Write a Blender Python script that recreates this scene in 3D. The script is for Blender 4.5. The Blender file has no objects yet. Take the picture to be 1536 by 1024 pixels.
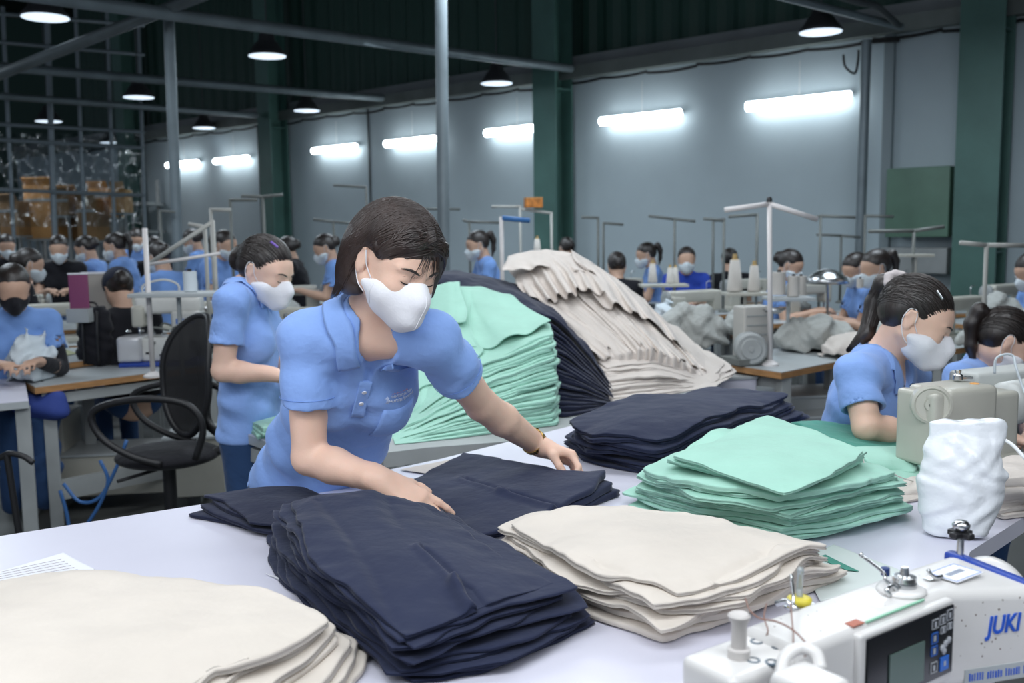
import bpy, bmesh, math, random
import numpy as np
from mathutils import Vector, Matrix, Quaternion
PI = math.pi
rnd = random.Random(7)
C = bpy.context.scene.collection
sc = bpy.context.scene

# ---------------------------------------------------------------- camera
F, CAM_H = 1450.0, 1.48
PITCH = math.atan(167 / F); ROLL = math.radians(.83)

def ray(x, y):
    u = (x - 768) / F; v = -(y - 512) / F
    c, s = math.cos(ROLL), math.sin(ROLL)
    a = u*c + v*s; b = -u*s + v*c
    return np.array([a, math.cos(PITCH) + b*math.sin(PITCH), -math.sin(PITCH) + b*math.cos(PITCH)])
def pz(x, y, z):
    d = ray(x, y); t = (z - CAM_H) / d[2]; return np.array([d[0]*t, d[1]*t, z])
def py(x, y, Y):
    d = ray(x, y); t = Y / d[1]; return np.array([d[0]*t, Y, CAM_H + d[2]*t])
def V(p): return Vector([float(q) for q in p])

# ---------------------------------------------------------------- naming
def tag(o, label=None, cat=None, group=None, kind=None):
    if label: o['label'] = label
    if cat: o['category'] = cat
    if group: o['group'] = group
    if kind: o['kind'] = kind
    return o
def thing(name, label, cat, loc=(0, 0, 0), rotz=0, group=None):
    o = bpy.data.objects.new(name, None); C.objects.link(o)
    o.location = V(loc); o.rotation_euler = (0, 0, rotz); o.empty_display_size = .05
    return tag(o, label, cat, group)
def obj_from(name, verts, faces, mat, parent=None, smooth=True, world=False):
    me = bpy.data.meshes.new(name)
    me.from_pydata([tuple(map(float, v)) for v in verts] if not isinstance(verts, np.ndarray) else verts.tolist(), [], faces)
    if smooth: me.polygons.foreach_set('use_smooth', [True]*len(me.polygons))
    mats = mat if isinstance(mat, (list, tuple)) else [mat]
    for m in mats: me.materials.append(m)
    me.update()
    o = bpy.data.objects.new(name, me); C.objects.link(o)
    if parent is not None:
        o.parent = parent
        if world:   # verts are given in world space
            M = Matrix.Translation(parent.location) @ parent.rotation_euler.to_matrix().to_4x4()
            me.transform(M.inverted())
    return o
def copy_tree(o, parent=None):
    c = o.copy(); C.objects.link(c)
    if parent is not None: c.parent = parent
    for ch in [x for x in CHILD.get(o.name, [])]: copy_tree(ch, c)
    return c
CHILD = {}
def reg_tree():
    CHILD.clear()
    for o in bpy.data.objects:
        if o.parent: CHILD.setdefault(o.parent.name, []).append(o)

def catmull(P, k=5):
    out = []
    for i in range(len(P)-1):
        a = P[i-1] if i else P[0]*2-P[1]; b, c = P[i], P[i+1]; d = P[i+2] if i+2 < len(P) else P[-1]*2-P[-2]
        for q in range(k):
            t = q/k; out.append(.5*((2*b)+(c-a)*t+(2*a-5*b+4*c-d)*t*t+(3*b-a-3*c+d)*t**3))
    return out+[P[-1]]
class MB:
    """collects simple solids into one mesh"""
    def __init__(s): s.v = []; s.f = []
    def add(s, vs, fs):
        n = len(s.v); s.v += [tuple(map(float, p)) for p in vs]; s.f += [tuple(i+n for i in f) for f in fs]
    def box(s, c, d, rz=0, bev=0, M=None, rx=0, ry=0):
        bm = bmesh.new(); bmesh.ops.create_cube(bm, size=1)
        bmesh.ops.scale(bm, vec=d, verts=bm.verts)
        if bev: bmesh.ops.bevel(bm, geom=bm.edges[:], offset=bev, segments=3, affect='EDGES', profile=.6)
        T = Matrix.Translation(V(c)) @ Matrix.Rotation(rz, 4, 'Z') @ Matrix.Rotation(ry, 4, 'Y') @ Matrix.Rotation(rx, 4, 'X')
        if M is not None: T = M @ T
        bm.transform(T); s.frombm(bm); return s
    def frombm(s, bm):
        bm.verts.index_update()
        s.add([v.co for v in bm.verts], [tuple(v.index for v in f.verts) for f in bm.faces]); bm.free()
    def tube(s, pts, r, n=10, r2=None, cap=True, smooth=True):
        pts = [V(p) for p in pts]
        if smooth and 3 <= len(pts) <= 12: pts = catmull(pts)
        rings = []; N = len(pts)
        prev = None
        for i, p in enumerate(pts):
            t = (pts[min(i+1, N-1)] - pts[max(i-1, 0)]).normalized()
            if prev is None:
                a = Vector((0, 0, 1)) if abs(t.z) < .9 else Vector((1, 0, 0))
                x = t.cross(a).normalized()
            else:
                x = (prev - t*prev.dot(t)).normalized()
            prev = x; y = t.cross(x)
            rr = r if not callable(r) else r(i/(N-1))
            if r2 is not None: rr = r + (r2-r)*i/(N-1)
            rings.append([p + (x*math.cos(2*PI*k/n) + y*math.sin(2*PI*k/n))*rr for k in range(n)])
        vs = [q for R in rings for q in R]; fs = []
        for i in range(N-1):
            for k in range(n):
                k2 = (k+1) % n; fs.append((i*n+k, i*n+k2, (i+1)*n+k2, (i+1)*n+k))
        if cap: fs.append(tuple(range(n))[::-1]); fs.append(tuple((N-1)*n+k for k in range(n)))
        s.add(vs, fs); return s
    def lathe(s, c, prof, n=24, M=None, axis=None):
        """prof: list of (r, h) along axis"""
        ax = Vector((0, 0, 1)) if axis is None else V(axis).normalized()
        q = Vector((0, 0, 1)).rotation_difference(ax)
        vs = []; fs = []
        for (r, h) in prof:
            for k in range(n):
                p = Vector((r*math.cos(2*PI*k/n), r*math.sin(2*PI*k/n), h)); p = q @ p + V(c)
                vs.append(M @ p if M is not None else p)
        for i in range(len(prof)-1):
            for k in range(n):
                k2 = (k+1) % n; fs.append((i*n+k, i*n+k2, (i+1)*n+k2, (i+1)*n+k))
        if prof[0][0] > 1e-5: fs.append(tuple(range(n))[::-1])
        if prof[-1][0] > 1e-5: fs.append(tuple((len(prof)-1)*n+k for k in range(n)))
        s.add(vs, fs); return s
    def build(s, name, mat, parent=None, smooth=False, angle=40, world=False):
        o = obj_from(name, s.v, s.f, mat, parent, smooth=smooth, world=world)
        if not smooth:
            me = o.data
            me.polygons.foreach_set('use_smooth', [True]*len(me.polygons))
            bm = bmesh.new(); bm.from_mesh(me)
            bmesh.ops.recalc_face_normals(bm, faces=bm.faces)
            ca = math.radians(angle)
            for e in bm.edges:
                if len(e.link_faces) == 2 and e.calc_face_angle(0) > ca: e.smooth = False
            bm.to_mesh(me); bm.free()
        return o

# ---------------------------------------------------------------- materials
MATS = {}
def mat(name, col, rough=.6, metal=0, bump=0, bscale=50, var=0, vscale=3, emit=None, estr=0, alpha=1, trans=0,
        sheen=0, stretch=None, coat=0, spec=.5, sss=0, bump2=0, bscale2=8, detail=4, varcol=None, weave=0):
    if name in MATS: return MATS[name]
    m = bpy.data.materials.new(name); m.use_nodes = True; N = m.node_tree.nodes; L = m.node_tree.links
    b = N['Principled BSDF']
    b.inputs['Base Color'].default_value = (*col, 1); b.inputs['Roughness'].default_value = rough
    b.inputs['Metallic'].default_value = metal; b.inputs['Alpha'].default_value = alpha
    b.inputs['Transmission Weight'].default_value = trans; b.inputs['Specular IOR Level'].default_value = spec
    if sheen: b.inputs['Sheen Weight'].default_value = sheen; b.inputs['Sheen Roughness'].default_value = .4
    if coat: b.inputs['Coat Weight'].default_value = coat; b.inputs['Coat Roughness'].default_value = .15
    if sss:
        b.inputs['Subsurface Weight'].default_value = sss; b.inputs['Subsurface Radius'].default_value = (.012, .005, .003)
        b.inputs['Subsurface Scale'].default_value = 1
    if emit: b.inputs['Emission Color'].default_value = (*emit, 1); b.inputs['Emission Strength'].default_value = estr
    tc = N.new('ShaderNodeTexCoord'); out = tc.outputs['Object']
    if stretch:
        mp = N.new('ShaderNodeMapping'); mp.inputs['Scale'].default_value = stretch; L.new(out, mp.inputs[0]); out = mp.outputs[0]
    if var:
        n = N.new('ShaderNodeTexNoise'); n.inputs['Scale'].default_value = vscale; n.inputs['Detail'].default_value = 5
        L.new(out, n.inputs['Vector']); r = N.new('ShaderNodeMix'); r.data_type = 'RGBA'
        r.inputs[6].default_value = (*[c*(1-var) for c in (varcol or col)], 1); r.inputs[7].default_value = (*[min(1, c*(1+var)) for c in col], 1)
        mr = N.new('ShaderNodeMapRange'); mr.inputs[1].default_value = .3; mr.inputs[2].default_value = .7
        L.new(n.outputs[0], mr.inputs[0]); L.new(mr.outputs[0], r.inputs[0]); L.new(r.outputs[2], b.inputs['Base Color'])
    last = None
    for st, scl in ((bump, bscale), (bump2, bscale2)):
        if st:
            n = N.new('ShaderNodeTexNoise'); n.inputs['Scale'].default_value = scl; n.inputs['Detail'].default_value = detail
            L.new(out, n.inputs['Vector'])
            bp = N.new('ShaderNodeBump'); bp.inputs['Strength'].default_value = st; bp.inputs['Distance'].default_value = .01 if scl > 20 else .03
            L.new(n.outputs[0], bp.inputs['Height'])
            if last: L.new(last.outputs[0], bp.inputs['Normal'])
            last = bp
    if weave:
        w = N.new('ShaderNodeTexWave'); w.inputs['Scale'].default_value = weave; w.bands_direction = 'DIAGONAL'
        L.new(tc.outputs['Object'], w.inputs[0])
        bp = N.new('ShaderNodeBump'); bp.inputs['Strength'].default_value = .15; bp.inputs['Distance'].default_value = .001
        L.new(w.outputs[0], bp.inputs['Height'])
        if last: L.new(last.outputs[0], bp.inputs['Normal'])
        last = bp
    if last: L.new(last.outputs[0], b.inputs['Normal'])
    MATS[name] = m; return m

def cloth(name, col, wr=.35, **k):
    return mat(name, col, rough=.85, sheen=k.pop('sheen', .15), bump=wr*.25, bscale=60, bump2=wr, bscale2=9, var=.06, vscale=6, spec=.25, **k)
M_navy = cloth('navy_twill', (.020, .026, .058), .3)
M_navy2 = cloth('navy_twill_deep', (.017, .021, .046), .3)
M_mint = cloth('mint_cotton', (.37, .64, .53), .3)
M_teal = cloth('teal_cotton', (.07, .28, .22), .35)
M_cream = cloth('cream_cotton', (.66, .60, .535), .3)
M_cream2 = cloth('cream_cotton_worn', (.66, .60, .55), .45)
M_grey_cloth = cloth('grey_cotton', (.42, .43, .41), 1.0)
M_denim = cloth('blue_denim', (.03, .07, .17), .5)
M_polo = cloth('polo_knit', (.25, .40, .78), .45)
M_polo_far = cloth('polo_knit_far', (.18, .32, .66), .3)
M_royal = cloth('royal_knit', (.03, .07, .42), .3)
M_black_cloth = cloth('black_cloth', (.012, .012, .016), .4)
M_black = mat('black_plastic', (.012, .012, .014), .45, bump=.05, bscale=80)
M_white_paint = mat('white_enamel', (.70, .685, .67), .32, coat=.3, bump=.03, bscale=14, var=.04, vscale=9)
M_cream_paint = mat('cream_enamel', (.50, .49, .43), .32, coat=.2, bump=.03, bscale=20, var=.05, vscale=7)
M_grey_paint = mat('grey_paint', (.35, .37, .37), .5, bump=.05, bscale=30, var=.1, vscale=6)
M_pipe = mat('galvanised_pipe', (.20, .24, .26), .45, metal=.3, var=.15, vscale=4)
M_steel = mat('steel', (.6, .61, .62), .25, metal=1, bump=.03, bscale=60)
M_gold = mat('gold_plate', (.75, .52, .2), .25, metal=1)
M_green_paint = mat('green_column_paint', (.085, .185, .16), .45, bump=.08, bscale=18, var=.15, vscale=2)
M_table = mat('white_laminate', (.66, .655, .755), .35, bump=.02, bscale=7, var=.025, vscale=4)
M_table_grey = mat('grey_laminate', (.42, .45, .46), .4, var=.06, vscale=5)
M_wood = mat('ply_edge', (.42, .22, .09), .5, bump=.15, bscale=30, var=.25, vscale=12, stretch=(1, 1, 9))
M_card = mat('cardboard', (.65, .35, .13), .8, bump=.1, bscale=20, var=.15, vscale=5)
M_paper = mat('paper', (.80, .81, .84), .7, bump=.05, bscale=30)
M_thread = mat('thread_cone', (.60, .57, .53), .8, bump=.3, bscale=120, stretch=(1, 1, 14))
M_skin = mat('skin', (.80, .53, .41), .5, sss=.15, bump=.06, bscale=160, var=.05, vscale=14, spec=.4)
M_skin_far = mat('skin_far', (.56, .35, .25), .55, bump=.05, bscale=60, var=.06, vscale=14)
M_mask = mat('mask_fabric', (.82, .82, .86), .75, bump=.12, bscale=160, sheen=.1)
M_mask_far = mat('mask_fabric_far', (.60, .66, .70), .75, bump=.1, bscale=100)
M_hair = mat('dark_hair', (.016, .010, .008), .42, bump=.25, bscale=70, stretch=(1, 1, .08), spec=.7, var=.3, vscale=30)
M_hair_brown = mat('brown_hair', (.022, .0105, .0075), .42, bump=.15, bscale=70, stretch=(1, 1, .08), spec=.7, var=.35, vscale=30)
M_blue_plastic = mat('blue_plastic', (.02, .06, .35), .35)
M_purple = mat('purple_board', (.22, .05, .13), .6, bump=.05, bscale=30)
# ================================================================ ROOM
W0 = Vector((3.72, 10.6, 0)); DW = Vector((-.7514, .6598, 0)); NW = Vector((-.6598, -.7514, 0))
ANG = math.atan2(DW.y, DW.x)
def wp(t, n, z): return W0 + DW*t + NW*n + Vector((0, 0, z))
def struct(name, mb, m, **k):
    o = mb.build(name, m, **k); o['kind'] = 'structure'; return o
# plaster wall material: blue grey paint with blotches and stains
m_wall = mat('wall_paint', (.50, .585, .625), .75, bump=.06, bscale=25, var=.07, vscale=.9, detail=6)
m_clad = bpy.data.materials.new('green_cladding'); m_clad.use_nodes = True
_n = m_clad.node_tree.nodes; _l = m_clad.node_tree.links; _b = _n['Principled BSDF']
_b.inputs['Base Color'].default_value = (.026, .075, .058, 1); _b.inputs['Roughness'].default_value = .5
m_floor = mat('concrete_floor', (.13, .135, .13), .45, bump=.05, bscale=10, var=.25, vscale=1.3)
m_beam = mat('grey_beam', (.19, .215, .205), .6, bump=.08, bscale=20, var=.2, vscale=2)
m_beam_dark = mat('dark_steel', (.07, .08, .085), .6, var=.2, vscale=3)
m_cable = mat('cable', (.01, .01, .012), .6)
m_ceiling = mat('dark_ceiling', (.016, .030, .026), .7, bump=.1, bscale=5, var=.2, vscale=1)

struct('floor', MB().box((0, 10, -.05), (60, 60, .1)), m_floor)
struct('wall_right', MB().box(wp(2, -.15, 1.72), (40, .3, 3.44), ANG), m_wall)
# corrugated green cladding above
mb = MB(); vs = []; fs = []
K = 360
for i in range(K+1):
    t = -16 + 34*i/K; off = -.02 if (i % 4) in (0, 1) else -.07
    vs += [wp(t, off-.12, 3.55), wp(t, off-.12, 7.2)]
fs = [(2*i, 2*i+2, 2*i+3, 2*i+1) for i in range(K)]
mb.add(vs, fs); struct('wall_right_cladding', mb, m_clad, angle=20)
struct('wall_back', MB().box((-12, 25, 3.6), (26, .3, 7.2), .12), m_clad)
struct('ceiling', MB().box((0, 12, 7.0), (50, 50, .2)), m_ceiling)
# wall top: grey beam, pale flashing strip, dark cable tray line
struct('trim_1', MB().box(wp(2, .06, 3.52), (40, .16, .16), ANG), m_beam)
struct('trim_2', MB().box(wp(2, -.02, 3.68), (40, .10, .12), ANG), mat('flashing', (.22, .24, .25), .5, var=.15, vscale=2))
mb = MB()
for k in range(40):
    t0 = -10 + k*.7; pts = [wp(t0+.7*q/6, .07, 3.40 - .02*math.sin(PI*q/6) - .01*math.sin(k*2.3)) for q in range(7)]
    mb.tube(pts, .018, 6)
struct('trim_3', mb, m_cable)
# thin vertical panel joints and service pipe on the wall
def wall_t(x):      # wall parameter under an image column
    r = (x-768)/F; return (3.72 - r*10.6) / (.7514 + r*.6598)
for i, x in enumerate((562, 399)):
    struct('trim_%d' % (4+i), MB().box(wp(wall_t(x), .008, 1.72), (.035, .02, 3.44), ANG), m_beam_dark)
struct('trim_6', MB().box(wp(wall_t(1328), .03, 1.72), (.10, .06, 3.44), ANG), mat('pale_conduit', (.26, .31, .33), .6))
# green H columns
for i, (x, w) in enumerate(((225, .36), (438, .36), (850, .38), (1476, .40))):
    t = wall_t(x) + (0 if i < 3 else -.02); mb = MB(); n0 = .25
    mb.box(wp(t, n0+.17, 3.5), (w, .03, 7), ANG); mb.box(wp(t, n0-.17, 3.5), (w, .03, 7), ANG); mb.box(wp(t, n0, 3.5), (.03, .34, 7), ANG)
    for z in (1.2, 3.3): mb.box(wp(t, n0, z), (w*.9, .32, .02), ANG)
    o = struct('column', mb, M_green_paint, angle=30)
# overhead pipes and posts
def pipe(name, pts, r, label, grp=None, m=None):
    o = MB().tube(pts, r, 12).build(name, m or M_pipe)
    return tag(o, label, 'pipe', grp)
m_dp = mat('dull_pipe', (.13, .155, .165), .5, metal=.3, var=.15, vscale=4)
a, b = py(-60, -22, 6.9), py(856, 103, 12.9)
pipe('roof_pipe', [a, b], .055, 'upper grey overhead pipe running from the top left corner to the middle green column')
pipe('roof_pipe', [py(-40, 97, 11), py(583, 148, 15.5)], .055, 'overhead grey pipe ending on the wall above the fluorescent tubes, just over the plastic screen')
pipe('roof_pipe', [py(-40, 141, 13.2), py(385, 173, 17)], .05, 'thin overhead pipe crossing the tall grid screen, third down')
pipe('diagonal_brace', [py(-60, 135, 9.5), py(310, -10, 8)], .05, 'slanting grey brace under the dark roof at the upper left', m=m_dp)
pipe('roof_pipe', [py(1160, -8, 8.8), py(1352, 40, 9.6)], .035, 'pale conduit dropping from the roof above the right wall')
pipe('flexible_conduit', [py(1255, -6, 9), py(1290, 4, 9.1), py(1312, 8, 9.2), py(1330, 22, 9.3), py(1350, 40, 9.6)], .03, 'dark bent conduit next to the pale conduit over the right wall', m=m_beam_dark)
def post(xt, yt, xb, yb, Y, r, label, m=None):
    a = py(xt, yt, Y); b = py(xb, yb, Y)
    d = (a-b)/(a[2]-b[2]); base = b - d*b[2]; base[2] = 0
    o = MB().tube([base, a], r, 14); o.lathe(base, [(r*2.4, 0), (r*2.4, .012), (r, .03)], 14)
    return tag(o.build('support_post', m or M_pipe), label, 'post')
post(253, 25, 266, 370, 8.6, .047, 'grey round support post joined to the upper overhead pipe')
post(661, -60, 666, 400, 7.2, .046, 'grey round support post rising to the roof behind the woman with bobbed hair')
post(1300, 60, 1290, 370, 9.9, .048, 'grey round support post at the right end of the longest lit tube')
tag(MB().tube([wp(wall_t(1345), .1, 3.36), wp(wall_t(1296), .25, 3.36)], .02).build('cable_stub', m_cable), 'short black cable under the beam by the right support post', 'cable')
o = MB().tube([py(1265, 82, 10.2), py(1268, 100, 10.2), py(1282, 110, 10.2), py(1287, 92, 10.2), py(1288, 75, 10.2)], .012, 8).build('hanging_cable', m_cable)
tag(o, 'loop of black cable hanging under the wall beam', 'cable')
# ---- fluorescent tubes
m_tube = mat('tube_light', (1, 1, 1), emit=(.86, .95, 1), estr=9)
tubes = ((1127, 1277, 159, 145), (913, 1029, 183, 169), (744, 830, 201, 189), (596, 668, 217, 207), (489, 551, 228, 218), (343, 391, 242, 237), (272, 316, 248, 243), (413, 426, 235, 232))
names = ('longest lit fluorescent tube, high on the wall near the right support post', 'lit fluorescent tube just right of the middle green column',
  'lit fluorescent tube whose end is hidden by the middle green column', 'lit fluorescent tube behind the tall grey support post',
  'lit fluorescent tube right of the second green column', 'lit fluorescent tube left of the second green column, nearer to it',
  'lit fluorescent tube farthest along the wall', 'lit fluorescent tube mostly hidden by the second green column')
for (x0, x1, y0, y1), nm in zip(tubes, names):
    t0, t1 = wall_t(x1 ), wall_t(x0)
    P0 = wp(t0, .14, 0); P1 = wp(t1, .14, 0)
    z = (py(x0, y0, P1.y)[2] + py(x1, y1, P0.y)[2]) / 2
    r = thing('tube_light', nm, 'lamp', (P0+P1)/2 + Vector((0, 0, z)), 0, 'fluorescent tubes on the wall')
    d = (P1-P0)*.5; n = NW
    mb = MB().tube([-d, d], .055, 12); mb.build('tube', m_tube, r, smooth=True)
    mb = MB(); mb.box(-n*.06 + Vector((0, 0, .03)), ((P1-P0).length, .04, .05), ANG); mb.build('fixture', M_white_paint, r)
    mb = MB(); mb.tube([Vector((0, 0, .05)) - n*.06, Vector((0, 0, .45)) - n*.06], .004, 6); mb.build('hanging_wire', M_white_paint, r)
# ---- bell lamps
m_bell = mat('bell_shade', (.10, .10, .11), .45, metal=.5)
m_in = mat('bell_glow', (.8, .9, 1), emit=(.72, .86, 1), estr=1.25)
bells = ((68, 26, 68), (401, 84, 56), (208, 146, 45), (460, 166, 39), (745, 125, 48), (1231, 48, 63), (306, 192, 33), (73, 182, 38), (165, 214, 29), (205, 250, 20))
bn = ('largest bell lamp, hanging at the top left corner', 'bell lamp under the upper pipe, right of the first support post', 'bell lamp hanging behind the diagonal brace, left of the first support post',
  'bell lamp in front of the second green column', 'bell lamp left of the middle green column', 'bell lamp high above the longest tube on the right',
  'small bell lamp above the wall beam, left of the second green column', 'bell lamp seen through the grid screen at the left', 'small bell lamp behind the grid screen', 'smallest bell lamp, low beside the farthest green column')
for (x, y, w), nm in zip(bells, bn):
    Y = .42*F/w; p = py(x, y, Y)
    r = thing('bell_lamp', nm, 'lamp', p, 0, 'bell lamps under the roof')
    MB().lathe((0, 0, 0), [(.21, 0), (.212, .012), (.17, .06), (.125, .13), (.09, .165), (.085, .22), (.05, .25), (.02, .26)], 28).build('lamp_shade', m_bell, r, smooth=True)
    MB().lathe((0, 0, -.002), [(0.0, .004), (.2, .004), (.2, -.004), (0.0, -.012)], 28).build('bulb_glow', m_in, r, smooth=True)
    MB().tube([(0, 0, .25), (0, 0, 6.9-p[2])], .008, 6).build('hanging_rod', m_bell, r)
# ---- grid screen with clear plastic film
g = thing('grid_screen', 'tall grid frame hung with clear plastic film at the far left', 'screen', py(100, 345, 14.5)*np.array([1, 1, 0]))
mb = MB(); m_grid = mat('grid_steel', (.22, .26, .29), .5, metal=.3)
GA = lambda x: 14 + 1.6*(x/215)
for y0, y1 in ((102, 118), (145, 160), (187, 198), (210, 222), (286, 293), (20, 38), (62, 82)):
    mb.tube([py(-60, y0-4, GA(-60)), py(216, y1, GA(216))], .028, 8)
for x0, x1 in ((4, 20), (70, 82), (113, 127), (160, 172), (207, 218)):
    a = py(x0, 10, GA(x0)); b = py(x1, 345, GA(x1)); c = b.copy(); c[2] = 0; c[:2] = b[:2]
    mb.tube([a, b, c], .03 if x0 != 70 else .045, 8)
mb.build('frame', m_grid, g, world=True)
m_film = bpy.data.materials.new('clear_film'); m_film.use_nodes = True
_n = m_film.node_tree.nodes; _l = m_film.node_tree.links; _o = _n['Material Output']
tr = _n.new('ShaderNodeBsdfTransparent'); gl = _n.new('ShaderNodeBsdfGlossy'); mx = _n.new('ShaderNodeMixShader')
tr.inputs[0].default_value = (.8, .84, .85, 1); gl.inputs['Roughness'].default_value = .12; mx.inputs[0].default_value = .16
no = _n.new('ShaderNodeTexNoise'); no.inputs['Scale'].default_value = 3; bp = _n.new('ShaderNodeBump'); bp.inputs['Strength'].default_value = 1; bp.inputs['Distance'].default_value = .25
_l.new(no.outputs[0], bp.inputs['Height']); _l.new(bp.outputs[0], gl.inputs['Normal'])
_l.new(tr.outputs[0], mx.inputs[1]); _l.new(gl.outputs[0], mx.inputs[2]); _l.new(mx.outputs[0], _o.inputs[0])
vs = []; fs = []; NU, NV = 60, 24
for j in range(NV+1):
    for i in range(NU+1):
        x = -60 + 276*i/NU; y = 200 + 140*j/NV
        p = py(x, y, GA(x) + .04 + .05*math.sin(i*.9 + j*.35) + .03*math.sin(i*.37 - j*.9)); vs.append(p)
for j in range(NV):
    for i in range(NU): q = j*(NU+1)+i; fs.append((q, q+1, q+NU+2, q+NU+1))
obj_from('plastic_film', vs, fs, m_film, g, world=True)
# cardboard boxes and a shelf behind the film
m_card2 = mat('cardboard_dark', (.34, .20, .09), .8, var=.2, vscale=4)
rack = thing('storage_shelf', 'grey storage shelf carrying cartons behind the plastic film', 'shelf', (-10.2, 19.6, 0))
for sx in (-3, -1, 1, 3):
    for sy in (-.4, .4): MB().box((sx, sy, 1.3), (.06, .06, 2.6)).build('upright', M_grey_paint, rack)
for z in (.3, 1.0, 1.55, 2.1):
    MB().box((0, 0, z), (6.2, .9, .05)).build('shelf_board', M_grey_paint, rack)
bx = [((72, 318, 50, 78), M_card, 'open orange carton with a raised flap behind the plastic film, at the left'), ((160, 305, 34, 42), M_card, 'bright tan carton under the lower rail of the grid screen'),
      ((183, 302, 20, 34), M_card, 'narrow orange carton right of the bright tan one'), ((118, 325, 30, 70), m_card2, 'dull brown carton in the middle behind the plastic film'),
      ((98, 308, 26, 30), m_card2, 'small brown carton beside the wide grid upright'), ((140, 330, 30, 60), m_card2, 'tall olive carton below the bright tan one'), ((28, 328, 34, 50), m_card2, 'dark brown carton nearest the left edge behind the film')]
for (x, y, w, h), m, lab in bx:
    p = py(x, y, 16.6 + .1*(x % 7)); s = p[1]/F
    t = thing('carton', lab, 'box', p - np.array([0, 0, h*s/2]), rnd.uniform(-.3, .3))
    MB().box((0, 0, h*s/2), (w*s, .45, h*s), bev=.01).build('carton_body', m, t)
    MB().box((0, -.24, h*s+.05), (w*s*.95, .02, .16), rx=.5).build('flap', m, t)
    MB().box((0, -.228, h*s*.72), (w*s*.96, .006, .05)).build('tape', M_table_grey, t)
    # a trolley frame carries each stack of cartons
    mb = MB(); z = float(p[2]-h*s/2)
    mb.box((0, 0, -.02), (w*s+.04, .5, .04))
    for sx in (-1, 1):
        for sy in (-.2, .2): mb.box((sx*w*s*.45, sy, -z/2), (.04, .04, z))
    q = thing('box_stand', 'grey frame stand under the ' + lab.split(' behind')[0].split(' under')[0].split(' right')[0].split(' beside')[0].split(' below')[0].split(' nearest')[0], 'stand', (p[0], p[1], z), t.rotation_euler.z)
    mb.build('stand_frame', M_grey_paint, q)
# green switch cabinet on the wall
ct = wall_t(1391)
cb = thing('switch_cabinet', 'green steel electrical cabinet mounted on the wall at the right', 'cabinet', wp(ct, .20, 1.35), ANG + PI)
m_cab = mat('cabinet_green', (.12, .22, .16), .45, bump=.05, bscale=20, var=.08, vscale=5)
hh = (385-280)/F*9.6
MB().box((0, 0, hh/2), (.62, .34, hh), bev=.01).build('cabinet_body', m_cab, cb)
dr = MB().box((0, .178, hh/2), (.57, .02, hh-.06), bev=.004).build('door', m_cab, cb)
MB().box((.22, .195, hh/2-.1), (.02, .02, .08)).build('handle', M_black, dr)
MB().box((-.02, .192, hh-.09), (.12, .006, .025)).build('name_plate', M_steel, dr)
t = thing('control_box', 'grey control box on the wall under the green cabinet', 'box', wp(ct+.05, .16, .98), ANG+PI)
MB().box((0, 0, .13), (.66, .24, .26), bev=.01).build('box_body', M_grey_paint, t)
MB().box((0, .125, .14), (.5, .01, .16)).build('cover_plate', M_table_grey, t)

# ---------------------------------------------------------------- lights
def area(name, loc, sx, sy, power, col, rot=(0, 0, 0)):
    l = bpy.data.lights.new(name, 'AREA'); l.shape = 'RECTANGLE'; l.size = sx; l.size_y = sy; l.energy = power; l.color = col
    o = bpy.data.objects.new(name, l); C.objects.link(o); o.location = V(loc); o.rotation_euler = rot; return o
LC = (.90, .95, 1.0)
area('overhead_or_fill_lamp', (-.3, .5, 2.9), 2.4, .6, 44, LC, (.35, 0, 0))
area('overhead_or_fill_lamp', (-1.9, .2, 2.5), 1.4, 1.2, 24, LC, (.7, -.5, 0))  # added fill from camera left to brighten faces and arms, no fixture there
area('overhead_or_fill_lamp', (1.3, .1, 2.5), 1.4, 1.2, 20, LC, (.8, .35, 0))  # added fill from camera right, tilted forward, not a real lamp
area('overhead_or_fill_lamp', (.9, 2.9, 3.0), 2.4, .5, 30, LC)
area('overhead_or_fill_lamp', (-1.6, 3.2, 3.1), 1.8, .5, 24, LC)
area('hall_or_fill_lamp', (-9.5, 16.5, 3.3), 3, 1.5, 60, (.9, .93, 1.0))  # added fill behind the film that brightens the cartons
area('hall_or_fill_lamp', (.3, 4.6, 3.1), 1.6, .5, 22, LC)  # unseen fill added above the garment heaps to brighten them
for (x, y) in ((-4.2, 6.5), (0, 7.2), (2.6, 6.6), (-3.5, 11), (-1, 10.5), (-6.2, 10)):
    area('hall_or_fill_lamp', (x, y, 3.35), 1.2, 1.2, 52, (.80, .91, 1.0))
w = bpy.data.worlds.new('hall_ambient'); sc.world = w; w.use_nodes = True
w.node_tree.nodes['Background'].inputs[0].default_value = (.62, .74, .90, 1); w.node_tree.nodes['Background'].inputs[1].default_value = .47
# camera
cd = bpy.data.cameras.new('camera'); co = bpy.data.objects.new('camera', cd); C.objects.link(co); sc.camera = co
cd.sensor_width = 36; cd.lens = F/1536*36; cd.clip_end = 200
co.location = (0, 0, CAM_H)
Rm = Matrix.Rotation(PI/2 - PITCH, 4, 'X') @ Matrix.Rotation(-ROLL, 4, 'Z')
co.rotation_euler = Rm.to_euler()
cd.dof.use_dof = True; cd.dof.focus_distance = 1.95; cd.dof.aperture_fstop = 5.0
sc.view_settings.view_transform = 'Standard'; sc.view_settings.look = 'None'; sc.view_settings.exposure = 0; sc.view_settings.gamma = 1
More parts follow.
